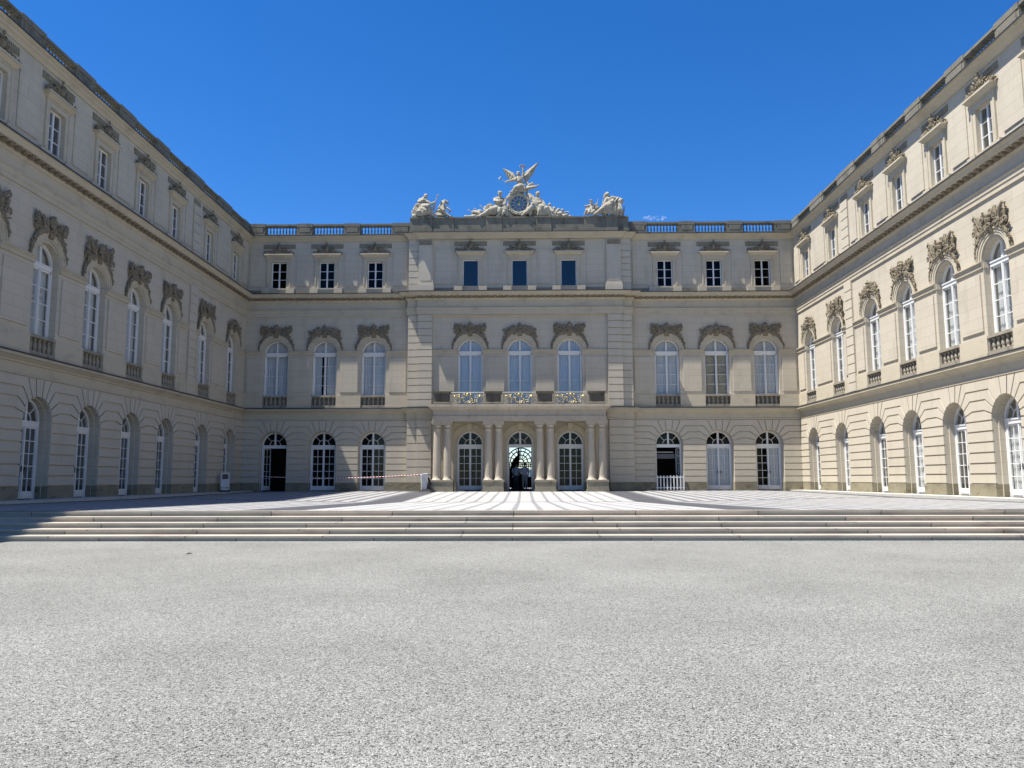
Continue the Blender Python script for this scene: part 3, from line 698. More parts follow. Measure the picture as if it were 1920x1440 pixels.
m = MB(); n = 14; m.add([(-(GR-.13)*math.cos(math.pi*i/n), .43, 2.86+(GR-.13)*math.sin(math.pi*i/n)) for i in range(n+1)], [list(range(n+1))]); me_fpane = m.mesh('pane', M['glass'], recalc=False)
def handle_mesh(s):
    m = MB(); m.box(s*.075-.012, s*.075+.012, .36, .385, 1.0, 1.22); m.tube([(s*.075, .36, 1.12), (s*.075, .33, 1.12), (s*.17, .325, 1.12)], .012, 5); return m.mesh('handle', M['iron'])
me_handle = [handle_mesh(s) for s in (-1, 1)]
def curtain_mesh(x0, x1, z0, z1, y, seed=0, gather=.5, arched=None, per=.11):
    rnd = random.Random(seed); m = MB(); n = max(12, int((x1-x0)/.016)); top = []; bot = []
    for i in range(n+1):
        x = x0+(x1-x0)*i/n
        d = .03*math.sin(2*math.pi*x/per+1.3*math.sin(x*7+seed))+.012*math.sin(2*math.pi*x/.047+seed)
        top.append((x, y+d*.7, z1)); bot.append((x+.01*math.sin(x*23), y+d, z0))
    m.loft(bot, top); return m
def curtains(name, segs, y):
    return [curtain_mesh(a, b, z0, z1, y, k+len(name)).mesh('curtain', M['curtain'], True, recalc=False) for k, (a, b, z0, z1) in enumerate(segs)]
me_dcurt = curtains('d', [(-.78, -.30, .05, 2.7), (-.30, .06, .05, 2.7), (-.04, .78, .05, 2.7)], .53)
me_dcurth = curtains('dh', [(.02, .78, .05, 2.7)], .53)
# first-floor window
def win_frame(y=.25, z0=5.95, rows=4):
    m = MB(); r = FR
    ring(m, arch(r, z0, FS), arch(r-.075, z0, FS), y, y+.10); ri = r-.075
    m.box(-ri, ri, y-.03, y+.09, 8.56, 8.72); m.box(-ri, ri, y-.06, y+.02, 8.70, 8.75); fanlight(m, ri, 8.74, y+.02, False)
    m.box(-.06, .06, y-.015, y+.08, z0, 8.56); m.box(-.02, .02, y-.035, y-.015, z0, 8.56)
    for s in (-1, 1):
        xa, xb = sorted((s*.06, s*ri)); m.box(xa, xb, y+.02, y+.08, z0, z0+.09); m.box(*sorted((s*(ri-.05), s*ri)), y+.02, y+.08, z0, 8.56); m.box(xa, xb, y+.02, y+.08, 8.49, 8.56)
        for k in range(1, rows):
            z = z0+.09+(8.49-z0-.09)*k/rows; m.box(xa, xb, y+.03, y+.065, z-.016, z+.016)
    return m
me_win = win_frame().mesh('window', M['white']); me_winp = win_frame(z0=5.2, rows=2).mesh('window', M['white'])
m = MB(); pane_poly(m, arch(FR-.05, 5.98, FS), .30); me_wpane = m.mesh('pane', M['glass'], recalc=False)
m = MB(); pane_poly(m, arch(FR-.05, 5.25, FS), .30); me_wpanep = m.mesh('pane', M['glassb'], recalc=False)
me_wcurt = curtains('w', [(-.76, -.22, 5.9, 8.6), (-.24, .22, 5.9, 8.6), (.2, .76, 5.9, 8.6)], .46)
me_wcurt2 = curtains('ww', [(-.70, -.25, 5.9, 8.6), (-.13, .02, 5.9, 8.6), (.06, .70, 5.9, 8.6)], .46)
m = MB(); c_ = curtain_mesh(-.76, .76, 5.2, 9.5, .48, 9); m.add(c_.v, c_.f); me_wcurtp = m.mesh('curtain', M['curtain'], True, recalc=False)
m = MB(); m.add(off(arch(FR-.02, 8.6, FS), 0, .50), [list(range(len(arch(FR, 8.6, FS))))]); me_fan_blind = m.mesh('fanlight_blind', M['curtain'], recalc=False)
def shutter_mesh(s):
    m = MB(); m.box(*sorted((s*.07, s*.74)), .42, .45, 5.9, 8.6)
    for k, (za, zb) in enumerate(((6.02, 6.35), (6.47, 6.62), (6.75, 7.42), (7.54, 7.70), (7.82, 8.45))):
        xa, xb = sorted((s*.17, s*.62)); m.box(xa, xb, .405, .42, za, zb); m.box(xa+.05, xb-.05, .395, .405, za+.04, zb-.04)
    return m.mesh('inner_shutter', M['shutter'])
me_shut = [shutter_mesh(s) for s in (-1, 1)]
# window balustrade set into the foot of the opening
m = MB(); m.box(-FR, FR, -.03, .24, 5.2, 5.36); m.box(-FR, FR, -.06, .245, 5.86, 5.97); m.box(-FR, -FR+.05, .0, .2, 5.36, 5.86); m.box(FR-.05, FR, .0, .2, 5.36, 5.86); m.box(-FR, FR, .235, .34, 5.2, 5.95)
me_wbal = m.mesh('window_balustrade', M['balust'])
m = MB(); m.lathe((0, 0, 0), [(r*1.45, z*1.04) for r, z in BAL], 10); me_wb1 = m.mesh('baluster', M['balust'], True)
# attic windows
m = MB(); y = .13
ring(m, rect_out(.5, 12.92, 14.66), rect_out(.44, 12.98, 14.60), y, y+.08); m.box(-.44, .44, y, y+.08, 12.92, 12.98)
m.box(-.045, .045, y-.01, y+.06, 12.98, 14.60)
for k in (1, 2):
    z = 12.98+1.62*k/3
    for s in (-1, 1): m.box(*sorted((s*.045, s*.44)), y+.02, y+.05, z-.016, z+.016)
me_aw = m.mesh('attic_window', M['white'])
m = MB(); ring(m, rect_out(.5, 12.92, 14.66), rect_out(.45, 12.96, 14.60), y, y+.08); m.box(-.45, .45, y, y+.08, 12.92, 12.96); me_awp = m.mesh('attic_window', M['white'])
m = MB(); pane_poly(m, rect_out(.46, 12.95, 14.62), .17); me_apane = m.mesh('pane', M['glassa'], recalc=False)
m = MB(); pane_poly(m, rect_out(.46, 12.95, 14.62), .17); me_apaned = m.mesh('pane', M['glassd'], recalc=False)
m = MB(); m.box(-.5, .5, .5, .52, 12.9, 14.7); me_ablind = m.mesh('blind', M['darkcloth'])

# ---- carved ornament
def spiral(mb, c, r0, turns, s, y, rad, dz=1, a0=0):
    pts = []; rr = []
    for i in range(15):
        t = i/14; a = a0+s*turns*2*math.pi*t; r = r0*(1-.82*t)
        pts.append((c[0]+r*math.cos(a), y-.05*math.sin(t*3), c[1]+r*math.sin(a))); rr.append(rad*(1-.45*t))
    mb.tube(pts, rr, 5)
def leafe(mb, c, ang, ln, wd, y, th=.05):
    rot = Matrix.Rotation(-ang, 3, 'Y') @ Matrix.Rotation(random.uniform(-.5, .5), 3, 'X')
    mb.ell((c[0], y, c[1]), (ln, th, wd), rot, 6, 4)
def head(mb, c, r, y):
    mb.ell((c[0], y, c[1]), (r*.8, r*.9, r)); mb.ell((c[0], y-r*.85, c[1]-r*.05), (r*.14, r*.25, r*.28), None, 6, 4)
    for s in (-1, 1): mb.ell((c[0]+s*r*.3, y-r*.72, c[1]+r*.18), (r*.2, r*.16, r*.1), None, 6, 4); mb.ell((c[0]+s*r*.75, y, c[1]+r*.1), (r*.35, r*.5, r*.9), None, 6, 4)
    mb.ell((c[0], y-r*.65, c[1]-r*.45), (r*.3, r*.2, r*.12), None, 6, 4); mb.ell((c[0], y-r*.4, c[1]-r*.75), (r*.4, r*.4, r*.4), None, 6, 4)
def cartouche(kind, seed):
    random.seed(seed); m = MB(); r1 = FR+.30
    # keystone console
    m.frustum(-.13, .13, -.16, .0, .98, -.17, .17, -.30, .0, 1.30)
    spiral(m, (0, 1.25), .13, 1, 1, -.26, .05)
    # garlands falling either side of the archivolt
    for s in (-1, 1):
        for i in range(26):
            t = i/25; a = R(18+61*t); rr = r1+.10-.05*t+random.uniform(-.04, .04)
            c = (s*rr*math.sin(a), rr*math.cos(a)+.09)
            k = .11*(1-.5*t)*random.uniform(.7, 1.2)
            leafe(m, c, s*a+random.uniform(-1.2, 1.2), k*1.4, k*.8, -.08-random.random()*.10, k*.8)
            if i % 3 == 0: spiral(m, c, k*1.2, 1.2, random.choice((-1, 1)), -.14, .022, a0=random.random()*6)
        for i in range(1):
            rr = r1+.03; a = R(83+i*3.2); m.ell((s*rr*math.sin(a), -.07, rr*math.cos(a)+.06), (.055-.008*i, .06, .07), None, 6, 4)
    top = 1.72
    if kind == 0:       # mask with helmet between draped trophies
        head(m, (0, 1.50), .17, -.24); m.ell((0, -.2, 1.68), (.2, .2, .12)); m.ell((0, -.18, 1.80), (.06, .22, .10)); 
        for s in (-1, 1):
            for i in range(34):
                x = s*random.uniform(.16, .95); lo = math.sqrt(max(.0, 1.26-x*x))+.10; z = random.uniform(lo, top-.05*abs(x)+.1*(abs(x) > .7))
                leafe(m, (x, z), s*random.uniform(-.3, 1.3), random.uniform(.09, .2), random.uniform(.03, .07), -.06-.16*random.random(), .05)
            for cx, cz, rr in ((.42, 1.45, .17), (.78, 1.40, .16), (.86, 1.68, .13), (.60, 1.66, .10)): spiral(m, (s*cx, cz), rr, 1.6, s, -.18, .045, a0=random.random()*6)
            m.tube([(s*.2, -.18, 1.32), (s*.5, -.2, 1.22), (s*.8, -.16, 1.02)], [.04, .055, .03], 6)
            head(m, (s*.92, 1.58), .10, -.2)
            m.tube([(s*.35, -.1, 1.2), (s*.98, -.1, 1.86)], .022, 5)
    elif kind == 1:     # crown over fanned palm branches and banners
        head(m, (0, 1.55), .13, -.22); m.ell((0, -.2, 1.72), (.16, .16, .06)); m.ell((0, -.2, 1.80), (.03, .03, .10), None, 6, 4)
        for s in (-1, 1):
            for i in range(11):
                a = R(20+9*i); ln = random.uniform(.65, .95)
                pts = [(s*(.10+ln*t*math.sin(a)), -.14-.10*math.sin(t*3)+.02*i % .05, 1.30+ln*t*math.cos(a)*.62-.16*t*t+.10*t) for t in (0, .25, .5, .75, 1)]
                m.tube(pts, [.03, .045, .05, .04, .012], 5)
            for i in range(26):
                x = s*random.uniform(.2, 1.0); lo = math.sqrt(max(.0, 1.26-x*x))+.1; z = random.uniform(lo, lo+.42)
                leafe(m, (x, z), s*random.uniform(0, 1.4), random.uniform(.08, .2), random.uniform(.025, .06), -.06-.14*random.random(), .045)
            for cx, cz, rr in ((.45, 1.30, .13), (.85, 1.12, .15), (.95, 1.38, .11)): spiral(m, (s*cx, cz), rr, 1.5, -s, -.17, .04, a0=random.random()*6)
    else:               # trophy of arms with an eagle and helmets
        head(m, (-.02, 1.50), .15, -.24); m.ell((0, -.2, 1.66), (.19, .18, .12)); spiral(m, (.12, 1.78), .10, 1, 1, -.18, .05)
        for s in (-1, 1):
            m.tube([(s*.55, -.12, 1.22), (s*.58, -.17, 1.5), (s*.72, -.2, 1.76), (s*.90, -.22, 1.90), (s*1.02, -.2, 1.82), (s*.98, -.18, 1.72)], [.05, .075, .08, .065, .05, .03], 7)
            m.tube([(s*.80, -.12, 1.15), (s*.90, -.16, 1.4), (s*.96, -.18, 1.6), (s*.86, -.2, 1.72)], [.06, .07, .055, .03], 7)
            for i in range(5): m.tube([(s*(.66+.05*i), -.13, 1.30+.03*i), (s*(.70+.055*i), -.16, 1.72-.02*i)], .014, 4)
            m.tube([(s*.35, -.12, 1.35), (s*.42, -.18, 1.7), (s*.36, -.2, 1.92), (s*.28, -.18, 1.86)], [.06, .07, .05, .02], 7)
            for i in range(30):
                x = s*random.uniform(.15, 1.02); lo = math.sqrt(max(.0, 1.26-x*x))+.1; z = random.uniform(lo, 1.78)
                leafe(m, (x, z), s*random.uniform(-.3, 1.4), random.uniform(.09, .2), random.uniform(.03, .07), -.06-.18*random.random(), .05)
            for cx, cz, rr in ((.40, 1.58, .15), (.5, 1.32, .12), (.96, 1.22, .13)): spiral(m, (s*cx, cz), rr, 1.5, s, -.2, .045, a0=random.random()*6)
            for i in range(5): m.tube([(s*.15, -.12, 1.3), (s*(.45+.1*i), -.15, 1.92-.1*i)], [.02, .03], 5)
    me = m.mesh('window_ornament', M['orn'], False); return me
me_orn = [cartouche(0, 3), cartouche(1, 8), cartouche(2, 21), cartouche(0, 55)]
def lintel_orn(seed):
    random.seed(seed); m = MB()
    m.ell((0, -.14, .30), (.13, .10, .17)); head(m, (0, .42), .09, -.2); m.ell((0, -.16, .62), (.05, .06, .08), None, 6, 4)
    for s in (-1, 1):
        for i in range(22):
            t = random.random(); x = s*(.1+.75*t); z = random.uniform(.03, .45*(1-t)+.08)
            leafe(m, (x, z), s*random.uniform(-.4, 1.2), random.uniform(.05, .13), random.uniform(.02, .05), -.05-.15*random.random(), .04)
        for cx, cz, rr in ((.25, .2, .12), (.5, .12, .09), (.72, .08, .06)): spiral(m, (s*cx, cz), rr, 1.4, s, -.15, .03, a0=random.random()*6)
    return m.mesh('lintel_carving', M['orn'], False)
me_lint = [lintel_orn(k) for k in range(3)]

def put_bay(MX, c, k, gf='dark', ff='curtain', at='std', orn=0, fpav=False):
    T = MX @ Matrix.Translation((c, 0, 0))
    if gf:
        d = link('door', me_door if not gf.startswith('open') else me_door_open, palace, T)
        if gf.startswith('open'):
            link('pane', me_fpane, d, T)
        else:
            link('pane', me_dpane, d, T); [link('handle', h, d, T) for h in me_handle]
            if gf == 'curtain': [link('curtain', q, d, T) for q in me_dcurt]
            if gf == 'half': [link('curtain', q, d, T) for q in me_dcurth]
    if ff:
        wn = link('window', me_winp if fpav else me_win, palace, T)
        link('pane', me_wpanep if fpav else me_wpane, wn, T)
        if ff == 'shutter': [link('inner_shutter', q, wn, T) for q in me_shut]
        elif fpav: link('curtain', me_wcurtp, wn, T)
        else: [link('curtain', q, wn, T) for q in (me_wcurt, me_wcurt2)[k % 2]]
        if not fpav:
            link('fanlight_blind', me_fan_blind, wn, T)
            b = link('window_balustrade', me_wbal, palace, T)
            for i in range(5): link('baluster', me_wb1, b, T @ Matrix.Translation((-.56+.28*i, .085, 5.36)))
        link('window_ornament', me_orn[orn], palace, T @ Matrix.Translation((0, 0, FS)) @ Matrix.Diagonal((1.0, .68, .97, 1)))
    a = link('attic_window', me_awp if at == 'plain' else me_aw, palace, T)
    link('pane', me_apaned if at == 'plain' else me_apane, a, T)
    link('lintel_carving', me_lint[k % 3], palace, T @ Matrix.Translation((0, 0, 15.15)) @ Matrix.Diagonal((1.12, 1.0, 1.12, 1)))
for i, c in enumerate(LC):
    if i == 0: continue
    put_bay(MLEFT, c, i, 'dark', 'curtain', 'std', (2, 0, 2, 3, 0, 2, 1)[i-1])
    put_bay(MRIGHT, -c, i, ('dark', 'curtain', 'dark', 'curtain', 'dark', 'curtain', 'dark')[i-1], 'curtain', 'std', (0, 2, 2, 3, 1, 2, 1)[i-1])
put_bay(MBACK, -15.54, 0, 'open', 'curtain', 'std', 0); put_bay(MBACK, -12.44, 1, 'dark', 'curtain', 'std', 1); put_bay(MBACK, -9.31, 2, 'dark', 'curtain', 'std', 3)
put_bay(MBACK, 9.31, 2, 'open', 'curtain', 'std', 0); put_bay(MBACK, 12.44, 1, 'curtain', 'shutter', 'std', 1); put_bay(MBACK, 15.54, 0, 'half', 'curtain', 'std', 3)
put_bay(MPAV, -3.13, 0, 'dark', 'curtain', 'plain', 0, True); put_bay(MPAV, 0, 1, 'open', 'curtain', 'plain', 1, True); put_bay(MPAV, 3.13, 2, 'dark', 'curtain', 'plain', 3, True)
# folded-back leaves of the open doors
def open_leaf(MX, c, s, ang):
    m = MB(); leaf(m, 0, .74, -.045)
    hx = c+s*.74
    T = MX @ Matrix.Translation((hx, .44, 0)) @ Matrix.Rotation(R(ang), 4, 'Z')
    o = m.build('door_leaf', M['white'], palace, T); o['label'] = 'door leaf folded inward'
    p = MB(); p.add([(.05, .0, .05), (.69, .0, .05), (.69, .0, 2.6), (.05, .0, 2.6)], [(0, 1, 2, 3)]); p.build('pane', M['glass'], o, T, recalc=False)
open_leaf(MBACK, -15.54, -1, 72); open_leaf(MBACK, -15.54, 1, 92); open_leaf(MBACK, 9.31, 1, 100); open_leaf(MPAV, 0, -1, 88); open_leaf(MPAV, 0, 1, 92)

# ------------------------------------------------------------------ portico with balcony
port = MB(); ptop = MB()
PX = [(-5.23, 5.14)]
ex0, ex1, ey = -5.23, 5.15, 47.62
for z0, z1, d in ((4.17, 4.44, .02), (4.44, 4.47, .05), (4.47, 4.80, .0), (4.80, 4.85, .06)): port.box(ex0-d, ex1+d, ey-d, 49.62, z0, z1)
port.frustum(ex0-.06, ex1+.06, ey-.06, 49.62, 4.85, ex0-.24, ex1+.24, ey-.24, 49.62, 5.0); port.box(ex0-.28, ex1+.28, ey-.28, 49.62, 5.0, 5.10); port.box(ex0-.25, ex1+.25, ey-.25, 49.62, 5.10, 5.16)
portico = port.build('portico', M['column'], palace); portico['label'] = 'entablature of the columned portico'
CX = [(-4.985, -4.38), (-1.905, -1.28), (1.19, 1.83), (4.275, 4.92)]; PED = [(-5.34, -3.98), (-2.26, -.96), (.86, 2.16), (3.95, 5.28)]
cm = MB(); prof = [(.33, .0), (.33, .05), (.315, .07), (.30, .10), (.27, .13)]
for i in range(17):
    t = i/16; prof.append((.258*(1-.0*t)-.045*t**1.7, .14+2.92*t))
prof += [(.235, 3.07), (.235, 3.11), (.212, 3.12), (.212, 3.24), (.25, 3.27), (.29, 3.33)]
cm.lathe((0, 0, .61), prof, 28); cm.box(-.30, .30, -.30, .30, 3.94, 4.04); cm.box(-.33, .33, -.33, .33, 4.04, 4.172); cm.box(-.34, .34, -.34, .34, .605, .66)
colm = cm.mesh('column', M['column'], False)
for p in colm.polygons:
    if len(p.vertices) == 4 and abs(p.normal.z) < .9 and max(abs(p.center.x), abs(p.center.y)) < .29: p.use_smooth = True
for (a, b), (pa, pb) in zip(CX, PED):
    for x in (a, b): link('column', colm, portico, Matrix.Translation((x, 47.98, 0)))
    m = MB(); m.box(pa+.03, pb-.03, 47.56, 48.42, -.05, .56); m.box(pa, pb, 47.53, 48.45, .52, .60); m.box(pa, pb, 47.53, 48.45, -.05, .10)
    m.build('pedestal', M['pedestal'], portico)
    for x in (a, b):        # pilaster responding on the wall
        m = MB(); m.box(x-.24, x+.24, 49.50, 49.62, .48, 4.17); m.build('pilaster', M['trim'], portico)
# arches behind the columns: archivolt, keystone, impost
for c in (-3.13, 0, 3.13):
    n = 18; m = MB()
    for ra, rb, y in ((GR+.03, GR+.30, 49.55), (GR+.30, GR+.37, 49.52)):
        a = [(c-rb*math.cos(math.pi*i/n), GS+rb*math.sin(math.pi*i/n)) for i in range(n+1)]; b = [(c-ra*math.cos(math.pi*i/n), GS+ra*math.sin(math.pi*i/n)) for i in range(n+1)]
        m.loft([(x, y, z) for x, z in b], [(x, y, z) for x, z in a]); m.loft([(x, y, z) for x, z in a], [(x, 49.6, z) for x, z in a]); m.loft([(x, y, z) for x, z in b], [(x, 49.6, z) for x, z in b])
    m.frustum(c-.12, c+.12, 49.46, 49.6, GS+.90, c-.17, c+.17, 49.38, 49.6, GS+1.22); m.box(c-.2, c+.2, 49.36, 49.6, GS+1.22, GS+1.30)
    for s in (-1, 1):
        x0, x1 = sorted((c+s*(GR+.002), c+s*(GR+.38))); m.box(x0, x1, 49.53, 49.6, 2.62, 2.84)
    m.build('door_archivolt', M['trim'], portico)
# balcony piers and gilded railings
balc = MB(); balc.box(ex0+.02, ex1-.02, 47.7, 49.6, 5.158, 5.20)
balcony = balc.build('balcony', M['balcony'], palace); balcony['label'] = 'balcony floor on top of the portico'
def pier(x0, x1, y0=47.64, y1=48.12):
    m = MB(); m.box(x0, x1, y0, y1, 5.16, 5.24); m.frustum(x0, x1, y0, y1, 5.24, x0+.05, x1-.05, y0+.05, y1-.05, 5.33); m.box(x0+.06, x1-.06, y0+.06, y1-.06, 5.33, 5.80)
    m.frustum(x0+.06, x1-.06, y0+.06, y1-.06, 5.80, x0, x1, y0, y1, 5.88); m.box(x0-.02, x1+.02, y0-.02, y1+.02, 5.88, 5.96)
    m.box(x0+.16, x1-.16, y0+.045, y0+.06, 5.40, 5.74)
    m.build('balcony_pier', M['balcony'], balcony)
for a, b in ((-5.24, -4.19), (-2.13, -1.09), (.99, 2.01), (4.12, 5.16)): pier(a, b)
for a, b in ((-5.2, -4.95), (4.9, 5.14)): m = MB(); m.box(a, b, 48.12, 49.44, 5.16, 5.95); m.build('balcony_side_wall', M['balcony'], balcony)
rg = MB(); ri = MB(); random.seed(4); hw = 1.02
for z in (5.19, 5.90): ri.tube([(-hw, 0, z), (hw, 0, z)], .022, 6)
ri.tube([(-hw, 0, 5.82), (hw, 0, 5.82)], .012, 5)
for x in (-hw, -hw+.09, hw-.09, hw): ri.tube([(x, 0, 5.17), (x, 0, 5.90)], .016, 5)
def spir(mb, cx, cz, r0, t, s, rad, a0):
    mb.tube([(cx+r0*(1-.85*i/16)*math.cos(a0+s*t*6.283*i/16), -.01, cz+r0*(1-.85*i/16)*math.sin(a0+s*t*6.283*i/16)) for i in range(17)], rad, 5)
for s in (-1, 1):
    for cx, cz, r, a in ((.80, 5.38, .15, 0), (.80, 5.64, .13, 2), (.55, 5.34, .12, 1), (.58, 5.68, .13, 4)): spir(ri, s*cx, cz, r, 1.5, s, .014, a if s > 0 else math.pi-a)
    for i in range(13):
        rg.ell((s*random.uniform(.28, .95), -.02, random.uniform(5.26, 5.78)), (random.uniform(.025, .07), .022, random.uniform(.02, .045)), Matrix.Rotation(random.random()*3, 3, 'Y'), 6, 4)
    rg.tube([(s*.62, -.03, 5.60), (s*.74, -.04, 5.68), (s*.86, -.03, 5.70)], [.02, .04, .012], 6)
    rg.tube([(s*.10, -.03, 5.76), (s*.2, -.04, 5.80), (s*.3, -.03, 5.76)], [.015, .035, .012], 6)
for k in range(16):
    spir(ri, -.93+.124*k, 5.36+.30*(k % 2)+.04*random.random(), .085, 1.3, 1 if k % 3 else -1, .011, random.random()*6)
rg.tube([(.27*math.cos(a*.3142), -.015, 5.50+.24*math.sin(a*.3142)) for a in range(21)], .022, 6)
ri.tube([(.19*math.cos(a*.3142), -.015, 5.50+.17*math.sin(a*.3142)) for a in range(21)], .012, 5)
for k in range(9): rg.ell((.23*math.cos(k*.7), -.03, 5.50+.21*math.sin(k*.7)), (.03, .02, .03), None, 6, 4)
rg.ell((0, -.04, 5.80), (.08, .03, .05), None, 8, 5)
rim = ri.mesh('balcony_railing', M['ironlt']); rgm = rg.mesh('gilded_scrollwork', M['gold'], True)
for cx in (-3.16, -.05, 3.07):
    T = Matrix.Translation((cx, 47.80, 0)); o = link('balcony_railing', rim, balcony, T); link('gilded_scrollwork', rgm, o, T)
# iron garden gate at the far end of the passage
g = MB()
for k in range(15): g.tube([(-.98+.14*k, 0, 0), (-.98+.14*k, 0, 1.95)], .027, 5)
for z in (.1, .85, 1.62, 1.76, 1.95): g.box(-1, 1, -.02, .02, z-.028, z+.028)
g.box(-1, 1, -.01, .01, .1, .82)
for k in range(14): g.tube([(-.91+.14*k+.05*math.cos(a*.785), 0, 1.69+.05*math.sin(a*.785)) for a in range(9)], .014, 4)
for k in range(12): spiral(g, (-.85+.155*k, 1.86), .07, 1.2, 1 if k % 2 else -1, 0, .022)
for a in (20, 45, 68, 90, 112, 135, 160): g.tube([(.2*math.cos(R(a)), 0, 2.0+.2*math.sin(R(a))), (1.02*math.cos(R(a)), 0, 2.0+1.02*math.sin(R(a)))], .034, 5)
for r in (.2, .5, .78, 1.02): g.tube([(r*math.cos(math.pi*i/16), 0, 1.98+r*math.sin(math.pi*i/16)) for i in range(17)], .046, 5)
go = g.build('iron_gate', M['iron'], None, Matrix.Translation((0, 59.5, 0)))
tag(go, 'black wrought iron gate closing the far end of the passage behind the open central door', 'gate')
# dark sculpture standing in the passage
m = MB(); m.box(-.42, .42, -.42, .42, 0, .12); m.box(-.34, .34, -.34, .34, .12, 1.0); m.box(-.40, .40, -.40, .40, 1.0, 1.1)
pd = empty('bird_statue', (-.22, 56.5, 0), 'dark bronze bird statue on a pedestal silhouetted inside the open central doorway', 'statue'); T = Matrix.Translation((-.22, 56.5, 0))
link('pedestal', m.mesh('pedestal', M['iron']), pd, T)
def bird(m):
    m.tube([(-.28, 0, 1.05), (-.25, 0, 1.5), (-.10, 0, 2.0), (.05, 0, 2.25)], [.22, .27, .25, .14], 10); m.tube([(.05, 0, 2.2), (.10, -.02, 2.55), (.06, -.05, 2.85), (.10, -.12, 2.95)], [.13, .085, .06, .07], 8); m.tube([(.10, -.12, 2.95), (.14, -.25, 2.92)], [.05, .008], 6)
    m.tube([(-.2, .05, 1.7), (-.42, .1, 1.25), (-.62, .15, .7), (-.66, .2, .2)], [.2, .2, .16, .08], 8)
    for x in (-.1, .1): m.tube([(x, 0, 1.08), (x-.05, 0, 1.45)], .05, 6)
    for k in (-1, 0, 1): m.tube([(.06, -.05, 2.98), (.05+.05*k, -.02, 3.14)], [.012, .02], 5)
link('body', tmesh(bird, 'body', M['iron'], .03, 2), pd, T)
# hills across the lake, far behind the palace
def hills():
    m = MB(); n = 120; a = []; b = []
    for i in range(n+1):
        x = -6000+12000*i/n; h = 60+70*noise.noise((i*.13, 3, 0))+40*noise.noise((i*.4, 9, 0)); a.append((x, 4200, -2)); b.append((x, 4700, max(12, h)))
    c = [(x, 6200, -2) for x, _, _ in a]; m.loft(a, b); m.loft(b, c); return m
M['hills'] = mat('haze_tinted_hill', (.05, .085, .11), .95, .3, .004, .1, .05, 0)  # blue-green base colour has the aerial haze of distance painted in
tag(hills().build('hills', M['hills']), kind='structure')
# ------------------------------------------------------------------ people
def person(loc, face, build_fn, label):
    e = empty('person', loc, label, 'person'); T = Matrix.Translation(loc) @ Matrix.Rotation(R(face), 4, 'Z')
    build_fn(e, T); return e
def man(e, T, h=1.0, shirt='shirt', trs='trousers', tilt=0):
    def body(m):
        m.ell((0, 0, .98), (.17, .12, .14)); m.tube([(0, 0, .95), (0, .01, 1.15), (0, .01, 1.38)], [.15, .145, .17], 12); m.ell((0, .01, 1.38), (.20, .10, .09))
        m.tube([(0, 0, 1.40), (0, -.01, 1.56)], [.065, .06], 10); m.ell((0, -.02, 1.64), (.078, .098, .118)); m.ell((0, -.115, 1.63), (.015, .02, .022))
        for s in (-1, 1):
            m.ell((s*.08, -.01, 1.64), (.015, .025, .035))
            m.tube([(s*.09, 0, .93), (s*.10, -.01, .52), (s*.105, .015, .10)], [.092, .062, .042], 10); m.tube([(s*.105, .05, .045), (s*.12, -.17, .035)], [.042, .036], 8)
            m.tube([(s*.205, .01, 1.40), (s*.25, .03, 1.12), (s*.20, -.12, .95)], [.056, .044, .034], 10); m.ell((s*.18, -.16, .92), (.035, .05, .03))
            for k in range(4): m.tube([(s*(.175+.012*k), -.18, .925), (s*(.17+.012*k), -.23, .90-.004*k)], .011, 5)
            m.tube([(s*.155, -.15, .93), (s*.14, -.18, .945)], .012, 5)
    me = tmesh(body, 'body', M['skin'], .016, 2); b = link('body', me, e, T)
    def sh(m):
        m.tube([(0, 0, .93), (0, .01, 1.15), (0, .01, 1.36), (0, 0, 1.46)], [.175, .17, .19, .09], 12); m.ell((0, .01, 1.37), (.225, .12, .10))
        for s in (-1, 1): m.tube([(s*.205, .01, 1.40), (s*.25, .03, 1.14)], [.072, .066], 10)
    link('shirt', tmesh(sh, 'shirt', M[shirt], .018, 2), e, T)
    def tr(m):
        m.ell((0, 0, .96), (.18, .135, .11))
        for s in (-1, 1): m.tube([(s*.09, 0, .94), (s*.10, -.01, .52), (s*.105, .015, .09)], [.108, .082, .068], 10)
    link('trousers', tmesh(tr, 'trousers', M[trs], .018, 2), e, T)
    hm = MB(); hm.ell((0, .012, 1.675), (.084, .10, .10)); hm.ell((0, .045, 1.63), (.075, .07, .085)); link('hair', hm.mesh('hair', M['hair'], True), e, T)
    for s in (-1, 1):
        q = MB(); q.ell((s*.112, -.06, .045), (.052, .14, .05)); q.box(s*.112-.045, s*.112+.045, -.19, .06, 0, .02); link('shoe', q.mesh('shoe', M['shoe'], False), e, T)
person((.28, 50.95, 0), 178, lambda e, T: man(e, T), 'person from behind in lilac grey shirt and grey trousers in the central doorway')
person((-.28, 51.9, 0), 160, lambda e, T: man(e, T, shirt='palecloth', trs='darkcloth'), 'person in pale top and dark trousers deeper inside the central doorway')

